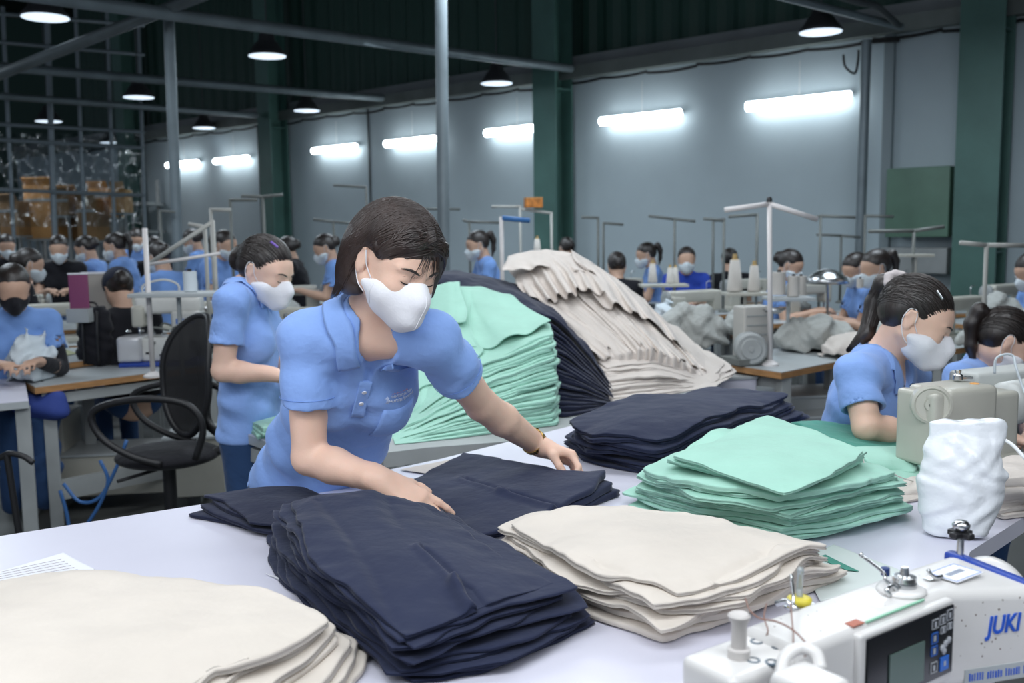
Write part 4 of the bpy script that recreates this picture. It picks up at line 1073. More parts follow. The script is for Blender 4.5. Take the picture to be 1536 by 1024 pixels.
# face details: brows, lashes
def face_details(root, K, far=False):
    W = K['W']
    for q in (-1, 1):
        P0 = np.array([W(q*(.013+.038*t), .095-.012*t*t, .014+.006*math.sin(PI*t*.8)) for t in np.linspace(0, 1, 9)])
        P0 = project(K['body'], P0, .0006); mb = MB(); mb.tube(P0, lambda t: .0006+.0022*math.sin(PI*min(1, .15+t*.85)), 6); mb.build('eyebrow', M_hair, root, smooth=True, world=True)
        P0 = np.array([W(q*(.018+.027*t), .0915-.004*t, -.0095-.0035*math.sin(PI*t)+.002*t) for t in np.linspace(0, 1, 9)])
        P0 = project(K['body'], P0, .0004); mb = MB(); mb.tube(P0, lambda t: .0006+.0010*math.sin(PI*t), 6); mb.build('eyelash', M_hair, root, smooth=True, world=True)
        P0 = np.array([W(q*(.018+.026*t), .092-.004*t, .0025+.003*math.sin(PI*t)) for t in np.linspace(0, 1, 9)])
        P0 = project(K['body'], P0, -.0001); mb = MB(); mb.tube(P0, .0005, 5); mb.build('eyelid_crease', mat('lid_crease', (.30, .15, .10), .6), root, smooth=True, world=True)
face_details(wom, K)
# mask centre ridge and seam
mp = mask_prims(K['hc'], Rh)
pts = project(mp, np.array([W(0, .13, -.012-.088*t) for t in np.linspace(0, 1, 14)]), .0004)
MB().tube(pts, .0010, 6).build('mask_seam', M_mask, wom, smooth=True, world=True)
for q in (-1, 1):
    pts = project(mp, np.array([W(q*.075, .045-.006*t, -.034-.060*t) for t in np.linspace(0, 1, 10)]), .0002)
    MB().tube(pts, .0007, 6).build('mask_seam', M_mask, wom, smooth=True, world=True)
# ---- placket, buttons, pocket, badge
nb, fw, up, lt = K['nb'], K['fwd'], K['up'], K['lat']
def on_shirt(l, u, off=.002):
    p = nb+lt*l+up*u+fw*.16
    P_ = np.array([p]); 
    for _ in range(30):
        d = ev(K['sp'], P_)-off; P_ = P_-fw[None]*np.clip(d, -.02, .02)[:, None]
    return P_[0]
def patch(name, l0, l1, u0, u1, m, th=.0016, off=.0035, na=10, nb_=10, shear=0):
    vs = []; fs = []
    for i in range(na+1):
        for j in range(nb_+1):
            vs.append(on_shirt(l0+(l1-l0)*i/na+shear*(j/nb_), u0+(u1-u0)*j/nb_, off))
    n = len(vs); vs += [v-fw*.006 for v in vs]
    for i in range(na):
        for j in range(nb_):
            p = i*(nb_+1)+j; fs.append((p, p+nb_+1, p+nb_+2, p+1))
    per = [j for j in range(nb_+1)]+[i*(nb_+1)+nb_ for i in range(1, na+1)]+[na*(nb_+1)+j for j in range(nb_-1, -1, -1)]+[i*(nb_+1) for i in range(na-1, 0, -1)]
    for q in range(len(per)): a_, b_ = per[q], per[(q+1) % len(per)]; fs.append((a_, b_, n+b_, n+a_))
    o = obj_from(name, np.array(vs), fs, m, wom, world=True)
    bm = bmesh.new(); bm.from_mesh(o.data); bmesh.ops.recalc_face_normals(bm, faces=bm.faces); bm.to_mesh(o.data); bm.free(); return o
patch('placket', -.014, .014, -.205, -.112, M_polo, off=.0035)
for u in (-.135, -.165):
    b = on_shirt(0, u, .006); MB().lathe(b, [(.0055, 0), (.0055, .0012), (.004, .0018), (0, .0014)], 14, axis=fw).build('button', M_mask, wom, smooth=True, world=True)
pk = patch('chest_pocket', .045, .120, -.275, -.175, M_polo, off=.0025, shear=.008)
m_badge = mat('badge_thread', (.75, .78, .88), .7); m_badge2 = mat('badge_thread_red', (.60, .30, .42), .7)
bd = thing('_b', None, None) if False else None
mb = MB()
r5 = random.Random(5)
def stitch(mb, l, u, w, h): 
    p = on_shirt(l, u, .0045); q = on_shirt(l+w, u+h, .0045); mb.tube([p, q], .0007, 4)
for row, (u, n_, l0) in enumerate(((-.150, 15, .064), (-.158, 17, .062))):
    for k in range(n_):
        l = l0+k*.0036; stitch(mb, l, u, .0002, .0048); stitch(mb, l, u+r5.choice((.0, .0024, .0048)), .0022, 0)
for k in range(5): stitch(mb, .050+k*.0022, -.160, .0006, .014-.0016*abs(k-2))
o = mb.build('shirt_badge', m_badge, wom, smooth=True, world=True); o['label'] = 'small pale embroidered badge with two lines of lettering'
mb = MB()
for k in range(11): stitch(mb, .066+k*.0036, -.142, .0022, .002*(k % 2))
o = mb.build('shirt_badge', m_badge2, wom, smooth=True, world=True); o['label'] = 'small pink embroidered line above the badge'
# sleeve hem stitching + gold watch on the left wrist
d = unit(J['wrL']-J['elL']); c = J['wrL']-d*.022
mb = MB(); wl = unit(np.cross(d, (0, 0, 1))); wu = np.cross(wl, d)
for k in range(26):
    a = 2*PI*k/26; p = c+(wl*math.cos(a)*.0305+wu*math.sin(a)*.0305)
    M_ = Matrix.Translation(V(p)) @ Matrix([[*(wl*math.cos(a)+wu*math.sin(a)), 0], [0, 0, 0, 0], [0, 0, 0, 0], [0, 0, 0, 1]]) if False else None
    nrm = unit(wl*math.cos(a)+wu*math.sin(a)); tg = np.cross(d, nrm)
    Mx = Matrix(((nrm[0], tg[0], d[0], p[0]), (nrm[1], tg[1], d[1], p[1]), (nrm[2], tg[2], d[2], p[2]), (0, 0, 0, 1)))
    mb.box((0, 0, 0), (.0035, .0068, .014 if k % 2 else .0125), bev=.001, M=Mx)
nrm = unit(wu*.9-wl*.3); mb.lathe(c+nrm*.030, [(.011, 0), (.011, .005), (.009, .006), (0, .006)], 20, axis=nrm)
mb.build('wristwatch', M_gold, wom, world=True)
for S_ in 'RL':
    sh, el = J['sh'+S_], J['el'+S_]; dd = unit(el-sh); en = sh+(el-sh)*.56-dd*.022
    u1 = unit(np.cross(dd, (0, 0, 1.))); u2 = np.cross(u1, dd)
    ring = np.array([en+(u1*math.cos(t)+u2*math.sin(t))*.060 for t in np.linspace(0, 2*PI, 40)])
    MB().tube(ring, .0007, 5).build('hem_stitch', mat('stitch_blue', (.16, .30, .68), .8), wom, smooth=True, world=True)
# pendant and earring
MB().lathe(K['nb']+K['fwd']*.062+K['up']*.005, [(0, -.003), (.003, 0), (0, .003)], 10).build('pendant', M_gold, wom, smooth=True, world=True)

# ---- woman sorting mint garments, left
J2 = dict(pelvis=YP(376, 640, 3.50), neck=YP(368, 428, 3.45), head=YP(399, 405, 3.42), shR=YP(347, 454, 3.30), elR=YP(334, 556, 3.28), wrR=YP(408, 561, 3.30),
          shL=YP(390, 450, 3.62), elL=YP(412, 540, 3.66), wrL=YP(445, 562, 3.5))
R2 = frame(unit((.86, -.34, -.38)), (.15, 0, 1))
w2, K2 = person('person', 'woman with dark bun and purple hair clip standing at the small grey table', J2, R2, (-1.0, 3.5, 0), res=.0055, style='bun', seated=False, hair=M_hair, vneck=.10, sleeve_len=.60)
face_details(w2, K2)
def clip(K, root, l, f, u, d, m, name='hair_clip', sz=.05):
    p = K['W'](l, f, u); q = K['W'](*d); pr = project(K['hp'], np.array([p, (p+q)/2, q]), .003)
    MB().tube(pr, .0045, 8).build(name, m, root, smooth=True, world=True)
clip(K2, w2, -.045, .01, .115, (-.040, .045, .108), mat('purple_clip', (.16, .08, .42), .3))
def hair_strands(K, root, m, n=160, r=.0022, seed=2):
    rr = np.random.RandomState(seed); S0 = []; E0 = []; V0 = []; W = K['W']
    for q in range(n):
        a = rr.uniform(-1, 1); S0.append(W(.074*a, .072-.05*abs(a)**2+.006*rr.randn(), .07-.085*a*a)); E0.append(W(.02*rr.randn(), -.112, .0+.02*rr.randn())); V0.append(W(.10*a, -.03, .13-.07*a*a))
    strands('hair_lock', K['hp'], S0, E0, m, root, via=V0, r=r, seed=seed, nseg=14, off=.001, tail=0)['kind'] = 'stuff'
hair_strands(K2, w2, M_hair)
# ---- seated woman at the right machine
J3 = dict(pelvis=YP(1262, 745, 2.90), neck=YP(1322, 535, 2.80), head=YP(1374, 478, 2.72), shR=YP(1285, 562, 2.64), elR=YP(1300, 640, 2.56), wrR=YP(1388, 655, 2.62),
          shL=YP(1362, 562, 2.96), elL=YP(1392, 640, 2.95), wrL=YP(1420, 655, 2.80))
R3 = frame(unit((.80, -.42, -.46)), (.2, 0, 1))
w3, K3 = person('person', 'woman with long black ponytail and white scrunchie sewing behind the cream machine', J3, R3, (1.15, 2.95, 0), res=.0045, style='pony', vneck=.10, sleeve_len=.66, bulk=1.08,
                hair_extra=[K_ for K_ in (YP(1352, 432, 2.80), YP(1325, 425, 2.84), YP(1312, 455, 2.86), YP(1300, 500, 2.84), YP(1272, 525, 2.84))])
face_details(w3, K3); hair_strands(K3, w3, M_hair, seed=4)
clip(K3, w3, -.058, .012, .095, (-.054, .035, .078), M_steel)
p = YP(1345, 424, 2.80); rr = np.random.RandomState(3)
sdf_mesh('scrunchie', [Cone(p+.026*np.array([math.cos(a), .5*math.sin(a), math.sin(a)]), p+.026*np.array([math.cos(a+.8), .5*math.sin(a+.8), math.sin(a+.8)]), .011+.004*(k % 2), .012, k=.004) for k, a in enumerate(np.linspace(0, 5.6, 8))], .004, mat('scrunchie_cloth', (.55, .50, .50), .9, bump=.4, bscale=60), w3)
# ---- woman at the far right edge with her back half turned
J4 = dict(pelvis=YP(1465, 700, 3.75), neck=YP(1480, 540, 3.62), head=YP(1508, 512, 3.50), shR=YP(1440, 568, 3.45), elR=YP(1450, 640, 3.35), wrR=YP(1500, 650, 3.3),
          shL=YP(1525, 560, 3.7), elL=YP(1545, 640, 3.6), wrL=YP(1550, 650, 3.4))
R4 = frame(unit((.82, -.18, -.55)), (.2, 0, 1))
w4, K4 = person('person', 'woman in blue polo bent low beyond the ponytail woman, cut by the right edge', J4, R4, (1.75, 3.8, 0), res=.007, style='pony', far=True, vneck=.10)
hair_strands(K4, w4, M_hair, seed=7, n=80, r=.003)
# ================================================================ FOREGROUND MACHINE
def setw(name, mb, m, parent, **k): return mb.build(name, m, parent, world=True, **k)
ZT = 1.02
O = pz(1132, 930, ZT); O2 = pz(1413, 831, ZT); ax = unit(O2-O); nx = np.array([ax[1], -ax[0], 0]); az = np.array([0, 0, 1.])
if nx[1] > 0: nx = -nx
ang = math.atan2(ax[1], ax[0])
def L(x, n, z=0): return O+ax*x+nx*n+az*z           # z relative to the arm top
def locl(p): d = p-O; return d@ax, d@nx
jk = thing('sewing_machine', 'white computer sewing machine with black control panel and blue lettering in the bottom right corner', 'sewing machine', (O[0], O[1], .74), ang)
W_ = .085
MX = Matrix(((ax[0], nx[0], 0, O[0]), (ax[1], nx[1], 0, O[1]), (0, 0, 1, O[2]), (0, 0, 0, 1)))
def sbox(x0, x1, n0, n1, z0, z1, bev=.006, mb=None):
    mb = mb or MB()
    bm = bmesh.new(); bmesh.ops.create_cube(bm, size=1); bmesh.ops.scale(bm, vec=(x1-x0, n1-n0, z1-z0), verts=bm.verts)
    if bev: bmesh.ops.bevel(bm, geom=bm.edges[:], offset=bev, segments=4, affect='EDGES', profile=.6)
    bm.transform(MX @ Matrix.Translation(((x0+x1)/2, (n0+n1)/2, (z0+z1)/2))); mb.frombm(bm); return mb
XT = .26
def taper(mb):     # the arm widens and drops towards its right end
    out = []
    for p in mb.v:
        q = np.array(p)-O; x, n, z = q@ax, q@nx, q[2]
        k = max(0, x-XT); n2 = n+k*.36*min(1, max(0, n/W_)); z2 = z-(k*.10*min(1, max(0, n/W_)) if z > -.05 else 0)
        out.append(tuple(O+ax*x+nx*n2+az*z2))
    mb.v = out; return mb
def arm_mb():      # long arm with cross sections so that the taper bends only past the panel
    mb = MB()
    prof = []; r_ = .013; z0, z1 = -.13, 0.
    for (cn, cz, a0) in ((r_, z1-r_, PI), (W_-r_, z1-r_, PI/2), (W_-r_, z0+r_, 0), (r_, z0+r_, -PI/2)):
        for k in range(6):
            a = a0-k*PI/2/5; prof.append((cn+r_*math.cos(a), cz+r_*math.sin(a)))
    n_ = len(prof); vs = []; fs = []; xs = [-.02, -.016, .0, .1, .2, .255, .265, .29, .33, .37, .395]
    for i, x in enumerate(xs):
        s_ = .93 if i == 0 else 1
        for (n, z) in prof: vs.append(O+ax*x+nx*(W_/2+(n-W_/2)*s_)+az*(-.065+(z+.065)*s_))
    for i in range(len(xs)-1):
        for k in range(n_): k2 = (k+1) % n_; fs.append((i*n_+k, i*n_+k2, (i+1)*n_+k2, (i+1)*n_+k))
    fs.append(tuple(range(n_))); fs.append(tuple((len(xs)-1)*n_+k for k in range(n_))[::-1])
    mb.add(vs, fs); return taper(mb)
fd = unit(ax+nx*.36); fn = unit(nx-ax*.36); FP0 = L(XT, W_)
MF = Matrix(((fd[0], fn[0], 0, FP0[0]), (fd[1], fn[1], 0, FP0[1]), (0, 0, 1, FP0[2]), (0, 0, 0, 1)))
def sfbox(s0, s1, o0, o1, z0, z1, mb=None):
    mb = mb or MB(); mb.box(((s0+s1)/2, (o0+o1)/2, (z0+z1)/2), (s1-s0, o1-o0, z1-z0), M=MF); return mb
setw('head', sbox(-.118, -.005, -.004, W_-.01, -.20, -.012, .012), M_white_paint, jk)
setw('arm', arm_mb(), M_white_paint, jk)
setw('pillar', sbox(.27, .395, .002, W_-.004, -.28, -.05, .01), M_white_paint, jk)
setw('bed', sbox(-.16, .42, -.04, .15, -.28, -.235, .006), M_white_paint, jk)
setw('blue_end_cap', taper(sbox(.392, .412, -.002, W_+.002, -.13, .003, .006)), M_blue_plastic, jk)
setw('handwheel', MB().lathe(L(.425, W_/2, -.06), [(.02, 0), (.048, .0), (.055, .008), (.055, .022), (.046, .03), (.018, .032), (0, .03)], 32, axis=ax), M_white_paint, jk, smooth=True)
# control panel box on the front
pa = locl(pz(1275, 950, ZT)); x0, x1 = .086, .258
setw('panel_housing', sbox(x0-.014, x1+.004, W_-.02, W_+.008, -.112, -.006, .005), M_white_paint, jk)
def face(x, z, off=.0): return L(x, W_+.0085+off, z)
m_panel = mat('panel_black', (.008, .009, .012), .25, coat=.3)
pn_ = setw('control_panel', sbox(x0-.004, x1+.001, W_+.006, W_+.0105, -.100, -.012, .002), m_panel, jk)
def fbox(x0, x1, z0, z1, off, th, mb=None, bev=0): return sbox(x0, x1, W_+.0105+off-th/2, W_+.0105+off+th/2, z0, z1, bev, mb)
o = fbox(x0+.038, x0+.108, -.092, -.042, .0010, .0016).build('screen', mat('lcd_screen', (.10, .155, .135), .35, coat=.2), jk, world=True)
m_key = mat('key_outline', (.45, .47, .5), .5); m_keyb = mat('key_blue', (.03, .16, .62), .4)
def outline(x0, x1, z0, z1, t=.0008):
    mb = MB(); 
    for (a_, b_, c_, d_) in ((x0, x1, z0, z0+t), (x0, x1, z1-t, z1), (x0, x0+t, z0, z1), (x1-t, x1, z0, z1)): fbox(a_, b_, c_, d_, .0005, .0012, mb)
    return mb
kx = x0+.124
for (a_, b_, c_, d_, blue) in ((0, .014, -.038, -.024, 0), (.017, .029, -.036, -.022, 0), (.032, .044, -.034, -.018, 0), (0, .013, -.060, -.044, 1), (.0, .013, -.078, -.064, 1), (.019, .030, -.050, -.040, 0), (.033, .044, -.048, -.038, 0), (.0, .014, -.104, -.088, 0)):
    c_, d_ = c_*.86, d_*.86
    setw('panel_key', fbox(kx+a_+.001, kx+b_-.001, c_+.001, d_-.001, .0002, .001), mat('key_dark', (.03, .05, .12), .4) if blue else m_panel, jk)
    setw('key_outline', outline(kx+a_, kx+b_, c_, d_), m_key if not blue else m_keyb, jk)
    setw('key_symbol', fbox(kx+(a_+b_)/2-.002, kx+(a_+b_)/2+.002, (c_+d_)/2-.004, (c_+d_)/2+.003, .0006, .001), m_key, jk)
for (cx_, cz_) in ((.024, -.062), (.031, -.058), (.038, -.055), (.028, -.067)):
    setw('round_key', MB().lathe(face(kx+cx_, cz_, .002), [(.0045, 0), (.0045, .0012), (0, .0014)], 14, axis=nx), m_key, jk, smooth=True)
setw('start_key', fbox(kx+.020, kx+.038, -.092, -.074, .0006, .0016, bev=.0005), m_keyb, jk)
setw('key_symbol', fbox(kx+.027, kx+.031, -.086, -.080, .0014, .001), m_key, jk)
setw('small_label', fbox(x0+.006, x0+.018, -.096, -.078, .0005, .001), M_paper, jk)
# lettering
def text(body, size, loc_, m, name, parent, ex=.0006, up=az, right=ax, shear=.16, bold=True):
    c = bpy.data.curves.new(name, 'FONT'); c.body = body; c.size = size; c.extrude = ex; c.shear = shear; c.offset = size*.022 if bold else 0
    c.materials.append(m); o = bpy.data.objects.new(name, c); C.objects.link(o)
    r = A3(right); u = A3(up); n = np.cross(r, u)
    M_ = Matrix(((r[0], u[0], n[0], loc_[0]), (r[1], u[1], n[1], loc_[1]), (r[2], u[2], n[2], loc_[2]), (0, 0, 0, 1)))
    PM = Matrix.Translation(parent.location) @ parent.rotation_euler.to_matrix().to_4x4()
    me = bpy.data.meshes.new_from_object(o); bpy.data.objects.remove(o); me.transform(PM.inverted() @ M_ @ Matrix.Diagonal((.80, 1, 1, 1)))
    o = bpy.data.objects.new(name, me); C.objects.link(o); o.parent = parent
    return o
m_jb = mat('brand_blue', (.02, .10, .55), .4)
def on_face(x, y):     # photo point on the front face of the arm
    d = ray(x, y); c0 = np.array([0, 0, CAM_H]); t = ((FP0-c0)@fn)/(d@fn); p = c0+d*t; return (p-FP0)@fd, p[2]-ZT
jx, jz = on_face(1480, 951); jx2, jz2 = on_face(1480, 921)
print('JUKI', jx, jz, jz2)
text('JUKI', (jz2-jz)/.80, FP0+fd*jx+fn*.0008+az*jz, m_jb, 'brand_lettering', jk, right=fd)
setw('model_plate', sfbox(.03, .16, -.001, .001, -.128, -.106), M_table_grey, jk)
mb = MB(); r6 = random.Random(6)
for k in range(30):
    if k % 7 != 6: sfbox(.036+k*.0040, .0372+k*.0040+r6.uniform(.0002, .0012), .0006, .0016, -.122, -.112+r6.uniform(-.002, .001), mb)
setw('plate_lettering', mb, m_jb, jk)
# top sticker
st = setw('sticker', sbox(.300, .363, .030, .074, -.0003, .0008, 0), M_paper, jk)
mb = MB()
for k in range(9): sbox(.314+k*.0040, .316+k*.0040, .048, .056, .0006, .0012, 0, mb)
setw('sticker_lettering', mb, mat('sticker_ink', (.15, .2, .3), .6), jk)
mb = MB()
for (a_, b_, c_, d_) in ((.302, .361, .032, .0328), (.302, .361, .0712, .072), (.302, .3028, .032, .072), (.3602, .361, .032, .072)): sbox(a_, b_, c_, d_, .0006, .0012, 0, mb)
setw('sticker_border', mb, m_keyb, jk)
setw('green_strip', sbox(.10, .215, W_-.006, W_-.003, -.0010, .0008, 0), mat('green_tape', (.25, .55, .38), .5), jk)
setw('red_sticker', sbox(.075, .096, W_-.016, W_-.004, -.0005, .0010, 0), mat('red_sticker', (.42, .13, .08), .5), jk)
# tension disc and lever on the top
c1 = locl(pz(1352, 886, ZT)); 
p = L(*c1); setw('tension_base', MB().lathe(p, [(.030, 0), (.030, .003), (.026, .005), (0, .005)], 30), M_white_paint, jk, smooth=True)
setw('tension_disc', MB().lathe(p+ax*.006, [(.015, .004), (.015, .010), (.013, .0105), (.0145, .012), (.0145, .018), (.010, .0185), (.006, .020), (.0045, .030), (0, .030)], 26), M_steel, jk)
q = pz(1328, 882, ZT+.008); mb = MB().tube([p-ax*.012+az*.006, q+az*.01, pz(1325, 858, ZT+.025), pz(1292, 832, ZT+.034)], .0022, 8); mb.lathe(pz(1292, 832, ZT+.034), [(.0001, -.004), (.004, 0), (.0001, .004)], 10)
setw('tension_lever', mb, M_steel, jk, smooth=True)
setw('blue_screw', MB().lathe(pz(1328, 862, ZT+.01), [(.0055, 0), (.0055, .010), (0, .011)], 12), mat('blue_screw', (.03, .06, .2), .35, metal=.4), jk)
mb = MB().tube([pz(1335, 893, ZT+.002), pz(1330, 885, ZT+.009), pz(1338, 878, ZT+.012), pz(1346, 884, ZT+.006)], .0030, 8); setw('wire_spring', mb, M_steel, jk, smooth=True)
mb = MB().tube([pz(1392, 854, ZT+.016), pz(1396, 861, ZT+.010), pz(1404, 866, ZT+.004), pz(1413, 864, ZT+.003)], .0026, 8); setw('thread_hook', mb, M_steel, jk, smooth=True)
setw('hook_plate', sbox(*[c for c in (locl(pz(1388, 868, ZT))[0]-.002, locl(pz(1388, 868, ZT))[0]+.018)], *[c for c in (locl(pz(1396, 868, ZT))[1]-.006, locl(pz(1396, 868, ZT))[1]+.004)], -.0002, .0012, 0), M_steel, jk)
# black winged knob on a stalk at the far end
p = pz(1440, 832, ZT); mb = MB().lathe(p, [(.005, -.004), (.0045, .02), (.0035, .026)], 12); setw('knob_stalk', mb, M_steel, jk)
mb = MB(); 
for k in range(4): a_ = k*PI/2+.5; mb.box(V(p+az*.030+np.array([math.cos(a_), math.sin(a_), 0])*.010), (.016, .012, .008), a_, .002)
mb.box(V(p+az*.030), (.012, .012, .012), .5, .002); setw('winged_knob', mb, M_black, jk)
setw('knob_cap', MB().lathe(p+az*.037, [(.0, 0), (.011, .001), (.012, .007), (.008, .012), (0, .012)], 18), M_steel, jk, smooth=True)
# head details: thread post, holes, yellow disc with clips, needle cover
ZH = ZT-.012
p = pz(1108, 985, ZH); setw('thread_post', MB().lathe(p, [(.0125, 0), (.0125, .010), (.0085, .0115), (.0085, .038), (.011, .043), (.0125, .048), (.010, .050), (.004, .048)], 24), mat('post_plastic', (.55, .52, .50), .4), jk)
for (x, y) in ((1135, 962), (1167, 970), (1130, 990), (1158, 993)):
    setw('screw_hole', MB().lathe(pz(x, y, ZH), [(.0075, -.002), (.0075, .0008), (.0055, .0012), (.005, -.001), (0, -.001)], 18), mat('hole_steel', (.12, .16, .2), .35, metal=.6), jk)
p = pz(1199, 905, ZT-.006); setw('yellow_disc', MB().lathe(p, [(.013, 0), (.015, .003), (.015, .007), (.012, .009), (.006, .009), (0, .009)], 24), mat('yellow_plastic', (.65, .55, .05), .4), jk, smooth=True)
setw('steel_disc', MB().lathe(p-az*.004, [(.02, 0), (.02, .003), (0, .003)], 24), M_steel, jk)
mb = MB().tube([p+az*.007, pz(1199, 880, ZT+.012), pz(1201, 853, ZT+.040)], .0042, 8); setw('clear_lever', mb, mat('clear_plastic', (.55, .6, .62), .15, trans=.5), jk, smooth=True)
mb = MB().tube([pz(1185, 925, ZT-.01), pz(1190, 900, ZT+.01), pz(1187, 862, ZT+.030)], .0022, 8); mb.tube([pz(1165, 905, ZT), pz(1180, 902, ZT+.006), pz(1196, 915, ZT)], .004, 8)
setw('take_up_lever', mb, M_steel, jk, smooth=True)
m_wire = mat('brown_wire', (.25, .14, .11), .6)
setw('wire', MB().tube([pz(1118, 897, ZT+.012), pz(1125, 915, ZT+.012), pz(1140, 927, ZT+.010), pz(1165, 932, ZT+.012), pz(1190, 945, ZT+.012), pz(1212, 968, ZT+.006), pz(1216, 978, ZT), pz(1206, 984, ZT-.004)], .0011, 6), m_wire, jk, smooth=True)
setw('wire', MB().tube([pz(1150, 905, ZT+.016), pz(1146, 925, ZT+.012), pz(1152, 945, ZT+.004), pz(1147, 958, ZT-.008)], .0009, 6), m_wire, jk, smooth=True)
setw('wire', MB().tube([pz(1186, 905, ZT+.014), pz(1188, 930, ZT+.010), pz(1190, 955, ZT+.006), pz(1189, 975, ZT-.006)], .0009, 6), m_wire, jk, smooth=True)
tc_ = locl(pz(1195, 1010, ZT))
mb = MB(); P0 = [pz(1170, 1015, ZT-.01), pz(1178, 985, ZT+.006), pz(1200, 972, ZT+.012), pz(1224, 980, ZT+.010), pz(1232, 1005, ZT)]
mb.tube(P0, .007, 12); setw('needle_cover', mb, M_white_paint, jk, smooth=True)
setw('cover_body', sbox(tc_[0]-.030, tc_[0]+.028, tc_[1]-.014, tc_[1]+.05, -.06, .006, .012), M_white_paint, jk)
# chips of worn paint
mb = MB(); r7 = random.Random(17)
for k in range(34):
    x = r7.uniform(.0, .15); z = r7.uniform(-.095, -.016); w_ = r7.uniform(.0005, .0018)
    mb.lathe(FP0+fd*x+fn*.0002+az*z, [(w_, 0), (w_*.7, .0003), (0, .0003)], 7, axis=fn)
for k in range(22):
    x = r7.uniform(0, .38); n = r7.uniform(.01, .07); w_ = r7.uniform(.0004, .0014)
    mb.lathe(L(x, n, 0), [(w_, 0), (w_*.7, .0003), (0, .0003)], 7)
setw('paint_chip', mb, mat('chip_grey', (.22, .18, .16), .7), jk)['kind'] = 'stuff'
mt = thing('machine_table', 'low white sewing table under the machine in the bottom right corner', 'table', (O[0]+.2, O[1]+.05, 0), ang)
setw('tabletop', sbox(-.10, .62, -.055, .40, -.32, -.2805, .004), M_table, mt)
for (x, n) in ((-.06, -.03), (.58, -.03), (-.06, .36), (.58, .36)):
    p = L(x, n); MB().box((p[0], p[1], .35), (.04, .04, .699), ang).build('leg', M_grey_paint, mt, world=True)

# ================================================================ WHITE BAG
bb = pz(1437, 803, TZ); bg = thing('plastic_bag', 'crumpled white plastic bag standing on the right end of the front table', 'bag', (bb[0], bb[1], TZ))
bl = unit((1, -.25, 0)); 
ax_s = np.array([1., 0, 0])
bp = [Cone(bb+az*.045+ax_s*-.004, bb+az*.12+ax_s*.002, .070, .074, k=.03, lat=bl, flat=.68), Cone(bb+az*.10+ax_s*.002, bb+az*.155+ax_s*.004, .070, .064, k=.03, lat=bl, flat=.6), Cone(bb+az*.165+ax_s*.005, bb+az*.215+ax_s*.010, .062, .074, k=.015, lat=bl, flat=.26),
      Plane((0, 0, TZ+.002), (0, 0, -1), k=.012), Plane(bb+az*.235, unit(np.array([-.06, 0, 1.])), k=.004)]
def bdisp(P):
    q = P-bb; z = q[:, 2]
    d = .0014*np.sin(60*q[:, 0]+45*z+4*np.sin(50*z))+.0014*np.sin(95*z+40*q[:, 0]+3*np.sin(30*q[:, 0]))*np.exp(-((z-.14)/.05)**2)*2
    return d+.0012*np.sin(150*q[:, 0]-80*z+2*np.sin(60*z))+.0010*np.abs(np.sin(38*q[:, 0]*np.sign(z-.1)+70*z))
sdf_mesh('bag_body', bp, .003, mat('white_plastic_film', (.86, .89, .93), .30, bump=.25, bscale=26, bump2=.45, bscale2=10, coat=.2), bg, disp=bdisp)
q = pz(1390, 708, TZ+.11); q[1] -= .058
mb = MB()
for k in range(4):
    a0 = k*PI/2; a1 = a0+PI/2; mb.tube([bb*0+q+np.array([.012*math.cos(a0), -.004, .014*math.sin(a0)]), q+np.array([.012*math.cos(a1), -.004, .014*math.sin(a1)])], .0006, 5)
mb.box(V(q+np.array([0, -.004, 0])), (.006, .001, .006), .2)
mb.build('printed_mark', mat('mark_teal', (.05, .2, .2), .6), bg, world=True)

# ================================================================ CREAM MACHINE BY THE SEATED WOMAN
def machine_at(origin, ang, name, label, paint, wheel=True, group=None, full=True, cat='sewing machine'):
    """lockstitch machine, origin = centre of the bed underside, x towards the handwheel"""
    t = thing(name, label, cat, origin, ang, group)
    MB().box((0, 0, .02), (.46, .175, .04), bev=.008).build('bed', paint, t)
    mb = MB().box((.155, 0, .13), (.12, .11, .20), bev=.02); mb.box((.0, 0, .225), (.40, .10, .085), bev=.022); mb.box((-.185, 0, .19), (.075, .105, .15), bev=.018)
    mb.build('arm', paint, t)
    if full:
        mb = MB().tube([(-.185, 0, .12), (-.185, 0, .055)], .007, 8); mb.box((-.185, 0, .048), (.03, .02, .008)); mb.build('needle_bar', M_steel, t)
        MB().lathe((-.10, -.052, .22), [(.016, 0), (.016, .01), (.006, .012), (.006, .02), (0, .02)], 16, axis=(0, -1, 0)).build('tension_dial', M_steel, t)
        MB().tube([(-.12, 0, .262), (-.12, 0, .32), (-.16, 0, .33)], .003, 6).build('thread_guide', M_steel, t)
    MB().lathe((.22, 0, .215), [(.015, 0), (.048, .002), (.055, .01), (.055, .025), (.045, .032), (.012, .034), (0, .03)], 24, axis=(1, 0, 0)).build('handwheel', M_grey_paint if wheel else M_black, t)
    return t
m3 = thing('sewing_machine', 'cream sewing machine with round end dial in front of the seated ponytail woman', 'sewing machine', (1.12, 2.38, TZ), .32)
def PB(x, y, Y): return py(x, y, Y)
ar = .42; ca, sa = math.cos(ar), math.sin(ar)
Mx = lambda p: Matrix.Translation(V(p)) @ Matrix.Rotation(ar, 4, 'Z')
def rb(p, d, bev, name, m=M_cream_paint):
    MB().box((0, 0, 0), d, bev=bev, M=Mx(p)).build(name, m, m3, world=True)
rb(PB(1379, 640, 2.30), (.035, .12, .18), .012, 'face_plate')
rb(PB(1428, 610, 2.36), (.17, .13, .115), .018, 'arm')
rb(PB(1478, 640, 2.46), (.10, .12, .20), .014, 'pillar')
rb(PB(1438, 584, 2.37), (.12, .10, .02), .006, 'top_cover')
fx = np.array([-math.sin(-ar)*0-ca*.0, 0, 0])
dn = unit((-.25, -.95, .05)); cw = PB(1397, 606, 2.27)
